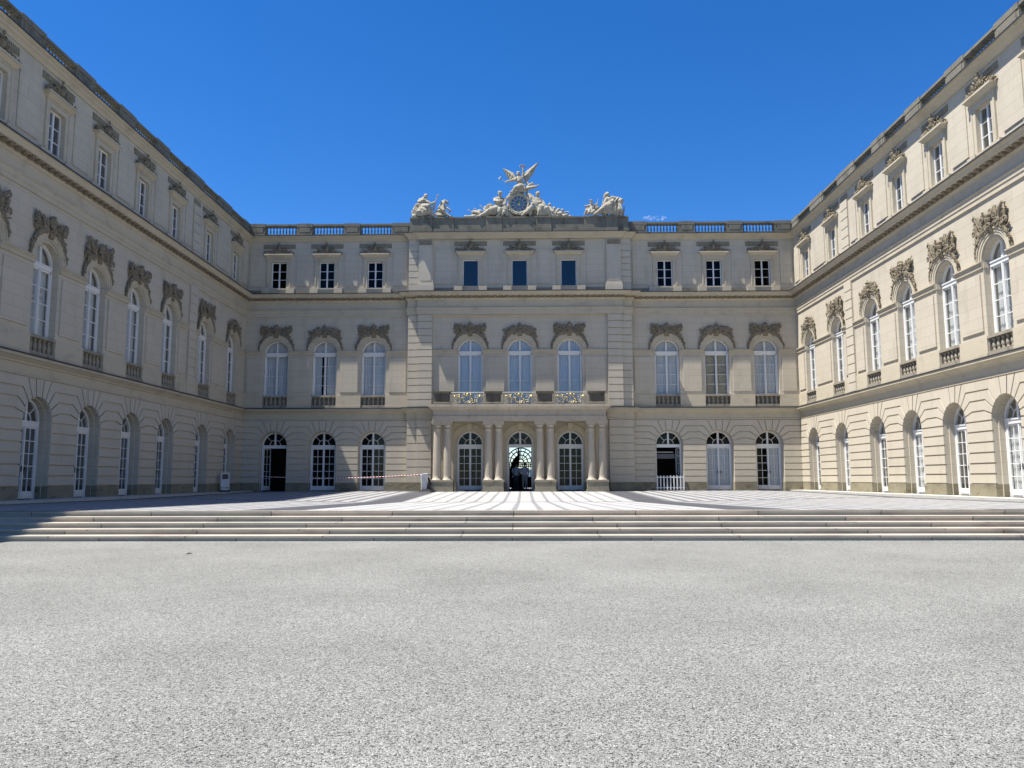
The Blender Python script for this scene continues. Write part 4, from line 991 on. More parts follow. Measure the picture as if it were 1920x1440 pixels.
# ------------------------------------------------------------------ roof sculpture
ZB = 17.445
def PC(zx, zy, d=0): return Vector(((zx-986)*.00384-.03, 49.98-d, ZB+(1000-zy)*.00411))
def PL(zx, zy, d=0): return Vector((-6.90+(zx/17.45-12)*.0335, 49.85-d, ZB+(1165-zy)*.00205))
def PR(zx, zy, d=0): return Vector((4.24+(zx/19.2-13)*.0335, 49.85-d, ZB+(1160-zy)*.00186))
def chain(m, P, pts, rad, k, seg=9): m.tube([P(*p) for p in pts], [r*k*(1.16 if P is PC else 1.24) for r in rad], seg)
def shead(m, c, r, look=(0, -1, 0), hair=True, helmet=False):
    L = Vector(look).normalized(); c = Vector(c)
    m.ell(c, (r*.78, r*.9, r), None, 10, 8); m.ell(c+L*r*.85-Vector((0, 0, r*.05)), (r*.16,)*3, None, 6, 5)
    m.ell(c+L*r*.62-Vector((0, 0, r*.55)), (r*.38, r*.38, r*.3), None, 6, 5); m.ell(c+L*r*.6+Vector((0, 0, r*.32)), (r*.5, r*.4, r*.14), None, 6, 5)
    if hair:
        for k in range(7):
            a = k*.9; m.ell(c-L*r*.3+Vector((math.cos(a)*r*.6, math.sin(a)*r*.25, r*(.45+.3*math.sin(a*2)))), (r*.36, r*.36, r*.3), None, 6, 5)
    if helmet: m.ell(c+Vector((0, 0, r*.5)), (r*.95, r*1.05, r*.7), None, 8, 6); m.ell(c+L*r*.8+Vector((0, 0, r*.45)), (r*.6, r*.6, r*.12), None, 8, 5)
def hand(m, c, d, r):
    d = Vector(d).normalized(); c = Vector(c); sdir = d.orthogonal().normalized(); m.ell(c, (r, r, r), None, 6, 5)
    for k in range(4): m.tube([c+sdir*r*(k-1.5)*.5, c+sdir*r*(k-1.5)*.6+d*r*(1.9-.15*abs(k-1.5))], [r*.3, r*.22], 5)
    m.tube([c, c+sdir.cross(d)*r*.9+d*r*.7], [r*.33, r*.24], 5)
def folds(m, P, a, b, n, spread, rad, seed, sag=.0):
    """hanging drapery: n rounded folds fanned from a to b"""
    rnd = random.Random(seed)
    for i in range(n):
        t = (i/(n-1)-.5) if n > 1 else 0
        A = Vector(a)+Vector((t*spread[0]*.35, 0, 0)); B = Vector(b)+Vector((t*spread[0], t*spread[1] if len(spread) > 1 else 0, rnd.uniform(-.02, .02)))
        Mi = (A+B)/2+Vector((rnd.uniform(-.03, .03), -.05-rnd.random()*.05, -sag))
        m.tube([A, Mi, B], [rad*.8, rad*rnd.uniform(.8, 1.2), rad*rnd.uniform(.6, 1)], 7)
V = .022
# ---- clock group
cg = empty('clock_sculpture', (-.03, 50.3, ZB), 'pale stone clock group crowned by a winged trumpeting angel on the roof', 'sculpture')
def angel(m):
    K = .00384
    shead(m, PC(978, 268, .12), 40*K, (-.25, -1, 0))
    chain(m, PC, [(985, 300, .05), (990, 330, .05)], [22, 26], K)
    chain(m, PC, [(995, 335, .05), (1005, 390, .1), (1030, 450, .08), (1055, 490, .05)], [48, 52, 45, 55], K, 12); chain(m, PC, [(950, 340, .1), (1050, 335, 0)], [30, 30], K)
    chain(m, PC, [(945, 345, .1), (915, 385, .2), (850, 395, .25), (775, 415, .25)], [26, 24, 19, 13], K); hand(m, PC(765, 418, .25), (-1, 0, -.3), 14*K)
    chain(m, PC, [(1050, 330, 0), (1062, 270, .05), (1052, 190, .08)], [24, 19, 12], K); hand(m, PC(1050, 180, .08), (0, 0, 1), 13*K)
    chain(m, PC, [(1060, 490, .05), (1000, 500, .3), (930, 530, .4), (880, 600, .35), (810, 660, .3), (775, 690, .35)], [52, 47, 36, 26, 18, 13], K, 12)
    chain(m, PC, [(1060, 500, .0), (1000, 560, .2), (960, 600, .25), (930, 640, .3)], [42, 33, 24, 16], K, 10)
    folds(m, PC, PC(1010, 470, .3), PC(860, 600, .36), 5, (.18, .1), .05, 3); folds(m, PC, PC(1040, 480, .25), PC(1050, 590, .25), 6, (.5,), .055, 4)
    chain(m, PC, [(1080, 500, .0), (1140, 520, .1), (1180, 500, .1), (1260, 490, .12), (1330, 452, .1)], [40, 32, 26, 20, 6], K); chain(m, PC, [(1120, 500, 0), (1170, 450, .05), (1220, 430, .1), (1240, 455, .1), (1200, 475, .1)], [20, 18, 22, 16, 10], K)
    chain(m, PC, [(1090, 380, -.05), (1130, 410, 0), (1150, 450, .05)], [20, 18, 14], K)
o = link('figure', tmesh(angel, 'figure', M['statue'], V, 1), cg); o['label'] = 'winged angel seated on the clock'
def wing(tip, root, low, s, seed):
    m = MB(); rnd = random.Random(seed); A = PC(*root); T = PC(*tip); Lw = PC(*low)
    m.tube([A, A.lerp(T, .35)+Vector((0, 0, .12)), A.lerp(T, .75)+Vector((0, 0, .06)), T], [.07, .075, .05, .015], 8)
    n = 16
    for i in range(n):
        t = i/(n-1); b = A.lerp(T, .08+.9*t)+Vector((0, 0, .10*math.sin(t*3.1)))
        e = Lw.lerp(T, t**1.25); e += Vector((0, rnd.uniform(-.03, .03), -.17*math.sin(t*3.1)+rnd.uniform(-.04, .04)))
        d = (e-b); mid = b.lerp(e, .6)+Vector((0, -.05, 0))
        m.tube([b, mid, e], [.055, .078*(1-.35*t), .016], 6)
        c2 = b.lerp(e, .5)+Vector((0, -.07, 0)); m.tube([b+Vector((0, -.05, 0)), b.lerp(e, .3)+Vector((0, -.09, 0)), c2], [.04, .05, .015], 6)
    return m.build('wing', M['statue'], cg, None, True)
wing((722, 158, -.25), (955, 325, -.12), (870, 380, -.05), -1, 1); wing((1318, 58, -.3), (1040, 320, -.15), (1120, 380, -.05), 1, 2)
m = MB(); chain(m, PC, [(875, 515, .2), (770, 425, .28), (690, 378, .3)], [3.5, 3.5, 4.5], .00384, 7)
A = PC(690, 378, .3); B = PC(662, 358, .36); m.tube([A, A.lerp(B, .6), B], [.018, .05, .12], 12); m.build('trumpet', M['statue'], cg)
m = MB(); c = PC(1045, 148, .08); m.tube([c+Vector((.16*math.cos(a*.393), -.02*math.sin(a), .10*math.sin(a*.393))) for a in range(17)], .035, 6)
for k in range(14): m.ell(c+Vector((.16*math.cos(k*.45), random.uniform(-.04, .04), .10*math.sin(k*.45))), (.05, .03, .035), Matrix.Rotation(k, 3, 'Y'), 6, 4)
m.build('wreath', M['relief'], cg)
def mass(m):   # rock, drum and draperies carrying the clock
    K = .00384
    c = PC(985, 780, -.15); m.ell(c, (.78, .30, .80), None, 14, 10)
    m.ell(PC(985, 900, -.2), (1.5, .38, .5), None, 14, 8); m.ell(PC(720, 930, -.1), (.75, .35, .35)); m.ell(PC(1260, 900, -.1), (.85, .35, .42)); m.ell(PC(985, 620, -.1), (.40, .3, .45))
    m.box(-3.65, 3.25, 49.75, 50.9, ZB-.01, ZB+.07)
    m.ell(PC(450, 940, -.1), (.85, .32, .28)); m.ell(PC(1600, 930, -.1), (.75, .3, .28))
    rnd = random.Random(5)
    for i in range(120):
        zx = rnd.uniform(200, 1800); h = 250*max(.12, 1-abs(zx-986)/880)
        if abs(zx-986) < 190: h = min(h, 90)
        m.ell(PC(zx, 1000-rnd.uniform(5, h), rnd.uniform(-.1, .30)), (rnd.uniform(.05, .15), .09, rnd.uniform(.05, .13)), Matrix.Rotation(rnd.random()*3, 3, 'Y'), 7, 5)
    for a0, b0, n0 in (((760, 700), (700, 960), 5), ((830, 880), (800, 990), 5), ((1210, 640), (1330, 900), 6), ((560, 880), (420, 990), 5), ((1440, 840), (1560, 990), 6), ((900, 600), (820, 720), 4)):
        folds(m, PC, PC(*a0, .2), PC(*b0, .36), n0, (.35, .1), .05, n0+a0[0])
    folds(m, PC, PC(1150, 600, .15), PC(1260, 760, .25), 7, (.45, .2), .05, 8); folds(m, PC, PC(1110, 560, .1), PC(1180, 720, .25), 6, (.3, .1), .045, 9)
o = link('rocky_base', tmesh(mass, 'rocky_base', M['statue'], .03, 1), cg)
def figL(m):   # bearded man seated to the left
    K = .00384
    shead(m, PC(665, 600, .2), 46*K, (-.4, -1, 0), True); chain(m, PC, [(670, 640, .15), (660, 680, .12)], [24, 30], K)
    chain(m, PC, [(650, 685, .1), (645, 750, .12), (650, 830, .1)], [62, 58, 60], K, 12); chain(m, PC, [(590, 680, .12), (720, 690, .05)], [34, 32], K)
    chain(m, PC, [(585, 685, .15), (590, 735, .3), (640, 750, .42), (690, 735, .45)], [30, 26, 22, 16], K); hand(m, PC(697, 735, .45), (1, 0, .1), 15*K)
    chain(m, PC, [(725, 695, .05), (770, 720, .1), (760, 670, .15)], [28, 22, 15], K)
    chain(m, PC, [(650, 840, .1), (580, 870, .38), (500, 895, .45), (400, 950, .4), (310, 990, .42), (275, 996, .48)], [56, 50, 40, 28, 18, 16], K, 12)
    chain(m, PC, [(660, 850, .1), (665, 890, .38), (650, 925, .42), (640, 985, .38), (610, 995, .5)], [56, 46, 38, 24, 15], K, 12)
    folds(m, PC, PC(600, 840, .3), PC(560, 960, .35), 6, (.5, .1), .05, 11); folds(m, PC, PC(640, 700, .25), PC(600, 830, .3), 4, (.2,), .04, 12)
o = link('figure', tmesh(figL, 'figure', M['statue'], V, 1), cg); o['label'] = 'reclining man left of the clock'
def figR(m):   # veiled woman seated to the right
    K = .00384
    shead(m, PC(1298, 612, .15), 42*K, (-.2, -1, 0), True); m.ell(PC(1305, 590, .05), (.17, .17, .16)); chain(m, PC, [(1330, 610, .05), (1300, 570, .08), (1262, 600, .08)], [14, 16, 12], K)
    chain(m, PC, [(1298, 650, .12), (1305, 690, .1)], [22, 30], K); chain(m, PC, [(1305, 690, .1), (1330, 760, .1), (1380, 830, .1)], [52, 55, 70], K, 12); chain(m, PC, [(1255, 690, .1), (1355, 700, .05)], [26, 28], K)
    chain(m, PC, [(1250, 690, .12), (1230, 760, .25), (1270, 810, .38)], [24, 20, 14], K); chain(m, PC, [(1360, 705, .05), (1410, 770, .15), (1420, 830, .3)], [26, 22, 14], K); hand(m, PC(1420, 838, .32), (0, -.3, -1), 14*K)
    chain(m, PC, [(1380, 830, .1), (1350, 860, .4), (1340, 920, .42), (1325, 985, .38)], [66, 52, 40, 24], K, 12); chain(m, PC, [(1390, 830, .1), (1450, 880, .35), (1480, 940, .35), (1500, 985, .35)], [62, 48, 36, 22], K, 12)
    folds(m, PC, PC(1390, 800, .4), PC(1400, 985, .42), 12, (.85, .15), .055, 14); folds(m, PC, PC(1310, 700, .22), PC(1360, 810, .3), 5, (.25,), .04, 15)
o = link('figure', tmesh(figR, 'figure', M['statue'], V, 1), cg); o['label'] = 'veiled seated woman right of the clock'
def putto(P, pts):
    def f(m):
        K = .00384; (hx, hy), (tx, ty), (lx, ly), (ax, ay) = pts
        shead(m, P(hx, hy, .42), 36*K, (0, -1, -.1)); chain(m, P, [(hx, hy+35, .38), (tx, ty, .38)], [40, 48], K, 10)
        chain(m, P, [(tx, ty, .38), ((tx+lx)/2+15, (ty+ly)/2-10, .46), (lx, ly, .42)], [38, 30, 16], K, 10); chain(m, P, [(tx+15, ty, .36), (tx+30, (ty+ly)/2, .44), (tx+25, ly, .42)], [36, 28, 15], K, 10)
        chain(m, P, [(hx-25, hy+50, .40), (ax, ay, .46)], [20, 13], K); chain(m, P, [(hx+25, hy+50, .36), (hx+55, hy+95, .42)], [20, 13], K)
    return f
o = link('figure', tmesh(putto(PC, [(745, 800), (760, 890), (690, 985), (705, 870)]), 'figure', M['statue'], .02, 1), cg); o['label'] = 'small child left of the clock'
o = link('figure', tmesh(putto(PC, [(1215, 800), (1150, 900), (1030, 985), (1170, 870)]), 'figure', M['statue'], .02, 1), cg); o['label'] = 'small child right of the clock'
# trophies
m = MB(); A = PC(70, 985, .25); B = PC(260, 975, .2); m.tube([A, A.lerp(B, .12), A.lerp(B, .2), B], [.115, .125, .10, .12], 14); m.build('cannon', M['statue'], cg)
for a, b in (((115, 845, .1), (240, 930, .2)), ((315, 770, .1), (430, 880, .15)), ((210, 825, .1), (340, 890, .15))):
    m = MB(); m.tube([PC(*a), Vector(PC(*a)).lerp(PC(*b), .15), PC(*b)], [.008, .03, .02], 6); m.build('lance', M['statue'], cg)
m = MB(); m.ell(PC(500, 800, -.05), (.28, .08, .24), Matrix.Rotation(.4, 3, 'Y'), 12, 8); m.ell(PC(500, 800, .03), (.09, .05, .08)); m.build('shield', M['relief'], cg)
def heapL(m):
    for i, (zx, zy, r) in enumerate(((230, 900, 40), (330, 900, 46), (430, 850, 44), (290, 950, 50), (380, 950, 50), (470, 930, 48), (210, 960, 30), (520, 840, 36))):
        m.ell(PC(zx, zy, .15+.05*(i % 3)), (r*.0044, .12, r*.0036), Matrix.Rotation(.6*i, 3, 'Y'), 8, 6)
    folds(m, PC, PC(240, 880, .25), PC(330, 960, .35), 5, (.35,), .045, 21); folds(m, PC, PC(420, 830, .22), PC(440, 930, .32), 5, (.3,), .045, 22)
link('trophy_heap', tmesh(heapL, 'trophy_heap', M['statue'], .022, 1), cg)
def heapR(m):
    rnd = random.Random(31)
    shead(m, PC(1505, 800, .15), 32*.00384, (.2, -1, 0), False, True); m.tube([PC(1505, 780, .15), PC(1505, 740, .12)], [.05, .015], 6)
    shead(m, PC(1580, 850, .2), 30*.00384, (.3, -1, 0), True); shead(m, PC(1650, 880, .2), 30*.00384, (.2, -1, 0), False, True); shead(m, PC(1720, 870, .1), 26*.00384, (.6, -1, 0))
    m.tube([PC(1700, 905, .1), PC(1830, 910, .15)], [.05, .055], 8); m.tube([PC(1640, 960, .25), PC(1900, 985, .25)], [.07, .03], 8)
    for i in range(26):
        zx = rnd.uniform(1480, 1880); top = 800+(zx-1480)*.42; m.ell(PC(zx, rnd.uniform(top+20, 990), rnd.uniform(.05, .3)), (rnd.uniform(.06, .15), .1, rnd.uniform(.05, .12)), Matrix.Rotation(rnd.random()*3, 3, 'Y'), 7, 5)
    folds(m, PC, PC(1500, 830, .25), PC(1560, 985, .35), 6, (.4,), .045, 33); folds(m, PC, PC(1640, 900, .25), PC(1680, 990, .3), 5, (.3,), .04, 34)
link('trophy_heap', tmesh(heapR, 'trophy_heap', M['statue'], .022, 1), cg)
# clock
cc = PC(985, 780, .30)
def yl(mb, prof, seg=40): # lathe about the y axis through the clock centre: (r, y)
    n = len(prof); vs = []
    for k in range(seg):
        a = 2*math.pi*k/seg; vs += [(cc.x+r*math.cos(a), cc.y+y, cc.z+r*math.sin(a)) for r, y in prof]
    mb.add(vs, [(k*n+i, ((k+1) % seg)*n+i, ((k+1) % seg)*n+i+1, k*n+i+1) for k in range(seg) for i in range(n-1)])
m = MB(); yl(m, [(.545, .0), (.555, -.06), (.60, -.09), (.66, -.09), (.70, -.03), (.70, .25)])
for k in range(40):
    a = k*.157; m.ell((cc.x+.635*math.cos(a), cc.y-.09, cc.z+.635*math.sin(a)), (.036, .03, .036), None, 6, 4)
clk = m.build('clock', M['statue'], cg)
m = MB(); yl(m, [(.0, .01), (.30, .01), (.30, .0), (.555, .0)]); m.build('clock_face', M['clockring'], clk)
m = MB(); yl(m, [(.0, -.012), (.285, -.012), (.285, .01)]); m.build('clock_centre', M['clockblue'], clk)
pm = MB()
for k in range(12):
    a = k*math.pi/6
    vs = []
    for r, w_ in ((.34, .055), (.50, .085)):
        for s in (-1, 1): vs.append((cc.x+r*math.sin(a)+s*w_*math.cos(a), cc.y-.02, cc.z+r*math.cos(a)-s*w_*math.sin(a)))
    pm.add(vs+[(x, y+.018, z) for x, y, z in vs], [(0, 1, 3, 2), (4, 6, 7, 5), (0, 4, 5, 1), (1, 5, 7, 3), (3, 7, 6, 2), (2, 6, 4, 0)])
pm.build('hour_plates', M['clockdk'], clk)
m = MB()
for a, L in ((-.62, .26), (.42, .20)):
    d = Vector((math.sin(a), 0, math.cos(a))); m.tube([cc+Vector((0, -.035, 0)), cc+Vector((0, -.035, 0))+d*L*.7, cc+Vector((0, -.035, 0))+d*L], [.022, .03, .004], 5)
m.ell(cc+Vector((0, -.03, -.02)), (.10, .02, .10), None, 14, 6); m.build('clock_hands', M['gold'], clk)
m = MB(); random.seed(6)
for i in range(44):
    t = i/43; a = R(215+110*t); m.ell((cc.x+.74*math.cos(a), cc.y-.05+random.uniform(-.06, .04), cc.z+.72*math.sin(a)), (random.uniform(.04, .08), .05, random.uniform(.035, .06)), Matrix.Rotation(random.random()*3, 3, 'Y'), 6, 4)
m.build('garland', M['statue'], cg)

# ---- left group: seated river goddess with staff, kneeling child
lg = empty('seated_sculpture', (-5.6, 50.2, ZB), 'pale stone roof sculpture of a stooping woman with a staff and crouching child', 'sculpture')
def fA(m):
    K = .00192
    shead(m, PL(660, 440, .15), 78*K, (.5, -1, 0)); chain(m, PL, [(610, 480, .1), (530, 520, .05), (470, 580, .0)], [50, 40, 24], K)
    chain(m, PL, [(610, 530, .08), (520, 600, .05), (490, 700, .05), (500, 820, .0)], [70, 120, 105, 115], K, 14); chain(m, PL, [(420, 600, .05), (650, 590, .1)], [64, 60], K)
    chain(m, PL, [(410, 620, .1), (480, 650, .25), (590, 600, .35)], [58, 48, 34], K); hand(m, PL(600, 598, .35), (1, 0, .2), 28*K)
    chain(m, PL, [(660, 600, .1), (740, 660, .2), (830, 720, .22), (960, 650, .2)], [56, 44, 38, 26], K); hand(m, PL(975, 645, .2), (.5, 0, 1), 27*K)
    chain(m, PL, [(500, 830, .0), (620, 830, .3), (760, 830, .4), (830, 960, .35), (900, 1100, .35), (960, 1130, .4)], [110, 105, 80, 60, 40, 30], K, 12)
    chain(m, PL, [(500, 840, .0), (600, 900, .35), (650, 960, .4), (600, 1100, .35)], [110, 90, 75, 45], K, 12)
    folds(m, PL, PL(480, 860, .35), PL(470, 1130, .4), 7, (.5, .1), .055, 41); folds(m, PL, PL(680, 850, .4), PL(700, 1090, .4), 8, (.5, .1), .05, 42)
    chain(m, PL, [(480, 880, .35), (540, 930, .42), (620, 900, .42)], [22, 26, 20], K); chain(m, PL, [(930, 720, .22), (910, 830, .22), (900, 920, .22)], [20, 28, 14], K)
    m.box(-6.75, -4.35, 49.62, 50.5, ZB-.01, ZB+.06)
    rnd = random.Random(71)
    for i in range(46):
        zx = rnd.uniform(220, 950); m.ell(PL(zx, 1165-rnd.uniform(5, 300)*(1-abs(zx-520)/700), rnd.uniform(.0, .3)), (rnd.uniform(.06, .15), .1, rnd.uniform(.06, .15)), Matrix.Rotation(rnd.random()*3, 3, 'Y'), 7, 5)
    folds(m, PL, PL(420, 640, .1), PL(330, 1120, .2), 6, (.35,), .055, 72); folds(m, PL, PL(560, 640, .2), PL(520, 860, .3), 5, (.3,), .045, 73)
o = link('figure', tmesh(fA, 'figure', M['statue'], .02, 1), lg); o['label'] = 'stooping seated woman'
def fB(m):
    K = .00192
    shead(m, PL(1265, 700, .2), 72*K, (.1, -1, -.1)); chain(m, PL, [(1130, 760, .05), (1200, 640, .08), (1290, 600, .1), (1380, 650, .1), (1400, 740, .12)], [30, 45, 46, 40, 22], K)
    chain(m, PL, [(1110, 900, 0), (1120, 800, .03), (1190, 700, .06)], [60, 55, 40], K); chain(m, PL, [(1260, 770, .15), (1220, 860, .15), (1180, 960, .1)], [62, 80, 85], K, 12)
    chain(m, PL, [(1180, 960, .1), (1200, 870, .38), (1260, 960, .42), (1340, 1120, .4)], [70, 60, 46, 28], K, 12); chain(m, PL, [(1170, 970, .05), (1270, 950, .3), (1320, 1040, .35), (1440, 1130, .35)], [66, 55, 44, 28], K, 12)
    chain(m, PL, [(1310, 800, .15), (1400, 880, .25), (1480, 930, .3)], [36, 28, 18], K); hand(m, PL(1490, 935, .3), (1, 0, -.3), 22*K)
    chain(m, PL, [(1400, 820, .0), (1460, 890, .0), (1520, 945, .02)], [12, 26, 6], K); chain(m, PL, [(1440, 930, .1), (1460, 1000, .1)], [20, 14], K)
    folds(m, PL, PL(1090, 850, .1), PL(1040, 1000, .15), 5, (.25,), .045, 43); m.ell(PL(1060, 1040, .1), (.25, .2, .12)); m.ell(PL(1480, 1120, .1), (.2, .2, .08)); m.ell(PL(1180, 1090, .2), (.4, .2, .1))
o = link('figure', tmesh(fB, 'figure', M['statue'], .02, 1), lg); o['label'] = 'crouching child with bowed head'
m = MB(); chain(m, PL, [(940, 980, .2), (1000, 600, .22), (1050, 470, .22)], [12, 12, 13], .00192, 7); m.ell(PL(1055, 440, .22), (.09, .07, .045)); m.build('staff', M['statue'], lg)
m = MB(); A = PL(345, 760, .25); m.tube([PL(270, 980, .1), PL(300, 880, .12), PL(330, 790, .2), A], [.13, .17, .11, .10], 12); m.tube([A, PL(350, 745, .32)], [.095, .075], 12)
folds(m, PL, PL(350, 800, .3), PL(350, 1140, .3), 4, (.16,), .04, 45); m.build('water_jar', M['statue'], lg)
m = MB()
for k in range(7): m.tube([PL(240+18*k, 1140, .05), PL(190+20*k, 1000, .02), PL(140+30*k, 880+10*(k % 3), .0)], [.03, .045, .006], 5)
m.build('reeds', M['statue'], lg)
# ---- right group
rgp = empty('seated_sculpture', (5.5, 50.2, ZB), 'pale stone roof sculpture of a reclining hooded figure with a capped child', 'sculpture')
def fC(m):
    K = .001745
    shead(m, PR(1085, 350, .2), 80*K, (.4, -1, -.2)); m.ell(PR(1060, 350, .1), (.16, .17, .17)); chain(m, PR, [(1000, 350, .1), (1010, 430, .1), (1050, 500, .1)], [40, 45, 40], K)
    chain(m, PR, [(1110, 430, .12), (1130, 520, .12), (1160, 640, .1), (1180, 760, .05)], [50, 105, 115, 120], K, 14); chain(m, PR, [(1040, 500, .15), (1270, 480, .1)], [60, 70], K)
    chain(m, PR, [(1030, 520, .2), (990, 640, .3), (930, 720, .38)], [60, 48, 32], K); hand(m, PR(920, 730, .38), (-.6, 0, .5), 28*K)
    chain(m, PR, [(1280, 480, .1), (1400, 500, .15), (1490, 500, .2)], [66, 50, 34], K); hand(m, PR(1505, 505, .2), (1, -.2, -.6), 30*K)
    chain(m, PR, [(1190, 770, .05), (1100, 790, .4), (960, 850, .42), (800, 970, .4), (600, 1090, .4), (480, 1135, .42)], [125, 112, 90, 62, 38, 26], K, 12)
    chain(m, PR, [(1200, 790, .05), (1150, 860, .35), (1050, 960, .38), (940, 1080, .35)], [120, 105, 85, 46], K, 12); chain(m, PR, [(1200, 1010, .35), (1150, 1120, .4)], [44, 30], K)
    folds(m, PR, PR(1100, 780, .45), PR(800, 1000, .5), 5, (.3, .1), .04, 51); folds(m, PR, PR(1120, 860, .45), PR(1050, 1090, .42), 8, (.6, .1), .05, 52); chain(m, PR, [(1470, 500, .25), (1350, 620, .3), (1330, 950, .3)], [24, 22, 16], K)
    folds(m, PR, PR(1270, 540, .25), PR(1180, 740, .35), 6, (.3,), .04, 53)
    m.box(4.35, 6.85, 49.62, 50.5, ZB-.01, ZB+.05)
    rnd = random.Random(74)
    for i in range(46):
        zx = rnd.uniform(650, 1600); m.ell(PR(zx, 1160-rnd.uniform(5, 380)*(1-abs(zx-1280)/700), rnd.uniform(.0, .3)), (rnd.uniform(.06, .15), .1, rnd.uniform(.06, .15)), Matrix.Rotation(rnd.random()*3, 3, 'Y'), 7, 5)
    folds(m, PR, PR(1290, 560, .2), PR(1330, 1130, .3), 7, (.35,), .055, 75); folds(m, PR, PR(1440, 560, .1), PR(1450, 1120, .15), 6, (.3,), .055, 76)
o = link('figure', tmesh(fC, 'figure', M['statue'], .02, 1), rgp); o['label'] = 'reclining hooded figure'
def fD(m):
    K = .001745
    shead(m, PR(475, 650, .2), 74*K, (-.5, -1, 0)); m.ell(PR(460, 580, .2), (.14, .14, .05)); chain(m, PR, [(490, 720, .15), (510, 820, .12), (500, 960, .1)], [46, 90, 95], K, 12); chain(m, PR, [(400, 760, .15), (590, 760, .12)], [46, 46], K)
    chain(m, PR, [(390, 760, .15), (290, 790, .2), (250, 780, .25)], [44, 36, 24], K); hand(m, PR(245, 778, .25), (-1, 0, .2), 22*K)
    chain(m, PR, [(590, 760, .1), (660, 740, .2), (700, 680, .25)], [42, 34, 22], K); hand(m, PR(702, 670, .25), (0, 0, 1), 22*K)
    chain(m, PR, [(490, 970, .1), (400, 960, .35), (380, 1040, .38), (330, 1090, .35)], [70, 58, 44, 26], K, 10); chain(m, PR, [(510, 970, .1), (560, 990, .35), (470, 1050, .4), (450, 1130, .38)], [70, 58, 44, 26], K, 10)
    folds(m, PR, PR(330, 790, .2), PR(290, 1100, .2), 6, (.3,), .045, 55); folds(m, PR, PR(450, 800, .28), PR(450, 1120, .35), 5, (.25,), .035, 56)
o = link('figure', tmesh(fD, 'figure', M['statue'], .02, 1), rgp); o['label'] = 'child in a flat cap'
m = MB(); chain(m, PR, [(840, 880, .3), (900, 640, .3), (950, 360, .25)], [14, 14, 8], .001745, 7); m.build('staff', M['statue'], rgp)
m = MB(); chain(m, PR, [(690, 700, .3), (720, 540, .3)], [10, 7], .001745, 6); m.build('baton', M['statue'], rgp)
m = MB(); m.ell(PR(690, 860, .2), (.15, .12, .19)); m.ell(PR(690, 860, .3), (.06, .05, .08)); m.build('shield', M['relief'], rgp)
m = MB(); A = PR(1510, 650, .3); m.tube([PR(1580, 560, .05), PR(1560, 600, .15), A, PR(1500, 655, .36)], [.17, .21, .13, .10], 12)
folds(m, PR, PR(1510, 700, .32), PR(1515, 1150, .35), 5, (.25,), .045, 61); folds(m, PR, PR(1420, 720, .2), PR(1420, 1140, .25), 4, (.2,), .05, 62); m.build('water_jar', M['statue'], rgp)
m = MB()
for k in range(8): m.tube([PR(1600+8*k, 1150, .0), PR(1640+8*k, 1020-20*k, .0), PR(1690+10*(k % 3), 960-45*k, -.02)], [.035, .045, .006], 5)
m.build('reeds', M['statue'], rgp)

# ------------------------------------------------------------------ small things in the court
# white picket barrier across the open right-hand door
m = MB(); pk = empty('picket_barrier', (9.31, 49.86, 0), 'low white picket fence panel across the open door right of the portico', 'barrier')
pk_m = MB(); pk_m.prism([(-.04, .03), (.04, .03), (.04, .86), (0, .92), (-.04, .86)], -.012, .012); pkm = pk_m.mesh('picket', M['white'])
for k in range(9): link('picket', pkm, pk, Matrix.Translation((9.31-.82+.205*k, 49.84, 0)))
for z in (.16, .80): r_ = MB(); r_.box(8.40, 10.22, 49.853, 49.885, z-.03, z+.03); r_.build('rail', M['white'], pk)
# booth front inside that door
m = MB(); m.box(8.4, 9.85, 51.2, 51.3, 1.98, 2.28); bo = m.build('booth_valance', M['greybox'], palace); m = MB(); m.box(8.4, 9.75, 51.15, 51.2, 2.36, 2.42); m.build('light_rail', M['curtain'], palace)
# white tape stand with its rubber foot beside the portico
def stand(loc, rz, label):
    e = empty('barrier_stand', loc, label, 'stand'); T = Matrix.Translation(loc) @ Matrix.Rotation(rz, 4, 'Z')
    return e, T
e, T = stand((-5.62, 47.35, 0), R(12), 'white plastic barrier stand on a black foot holding the striped tape')
m = MB(); m.prism([(-.15, .12), (.12, .12), (.16, .9), (.12, .98), (-.11, .98), (-.18, .9)], -.03, .03); link('panel', m.mesh('panel', M['plastic']), e, T)
m = MB(); m.tube([(-.2, 0, .05), (-.22, 0, .95), (-.15, 0, 1.02), (.14, 0, 1.02)], .028, 8); m.box(-.2, -.1, -.05, .05, .93, 1.04); link('rim', m.mesh('rim', M['white']), e, T)
m = MB(); m.frustum(-.42, .45, -.32, .28, 0, -.12, .18, -.14, .12, .12); m.tube([(.12, 0, .1), (.3, .05, .45), (.2, .02, .8)], [.07, .10, .04], 8); m.frustum(.05, .36, -.12, .12, .0, .16, .3, -.06, .06, .5); link('rubber_foot', m.mesh('rubber_foot', M['black']), e, T)
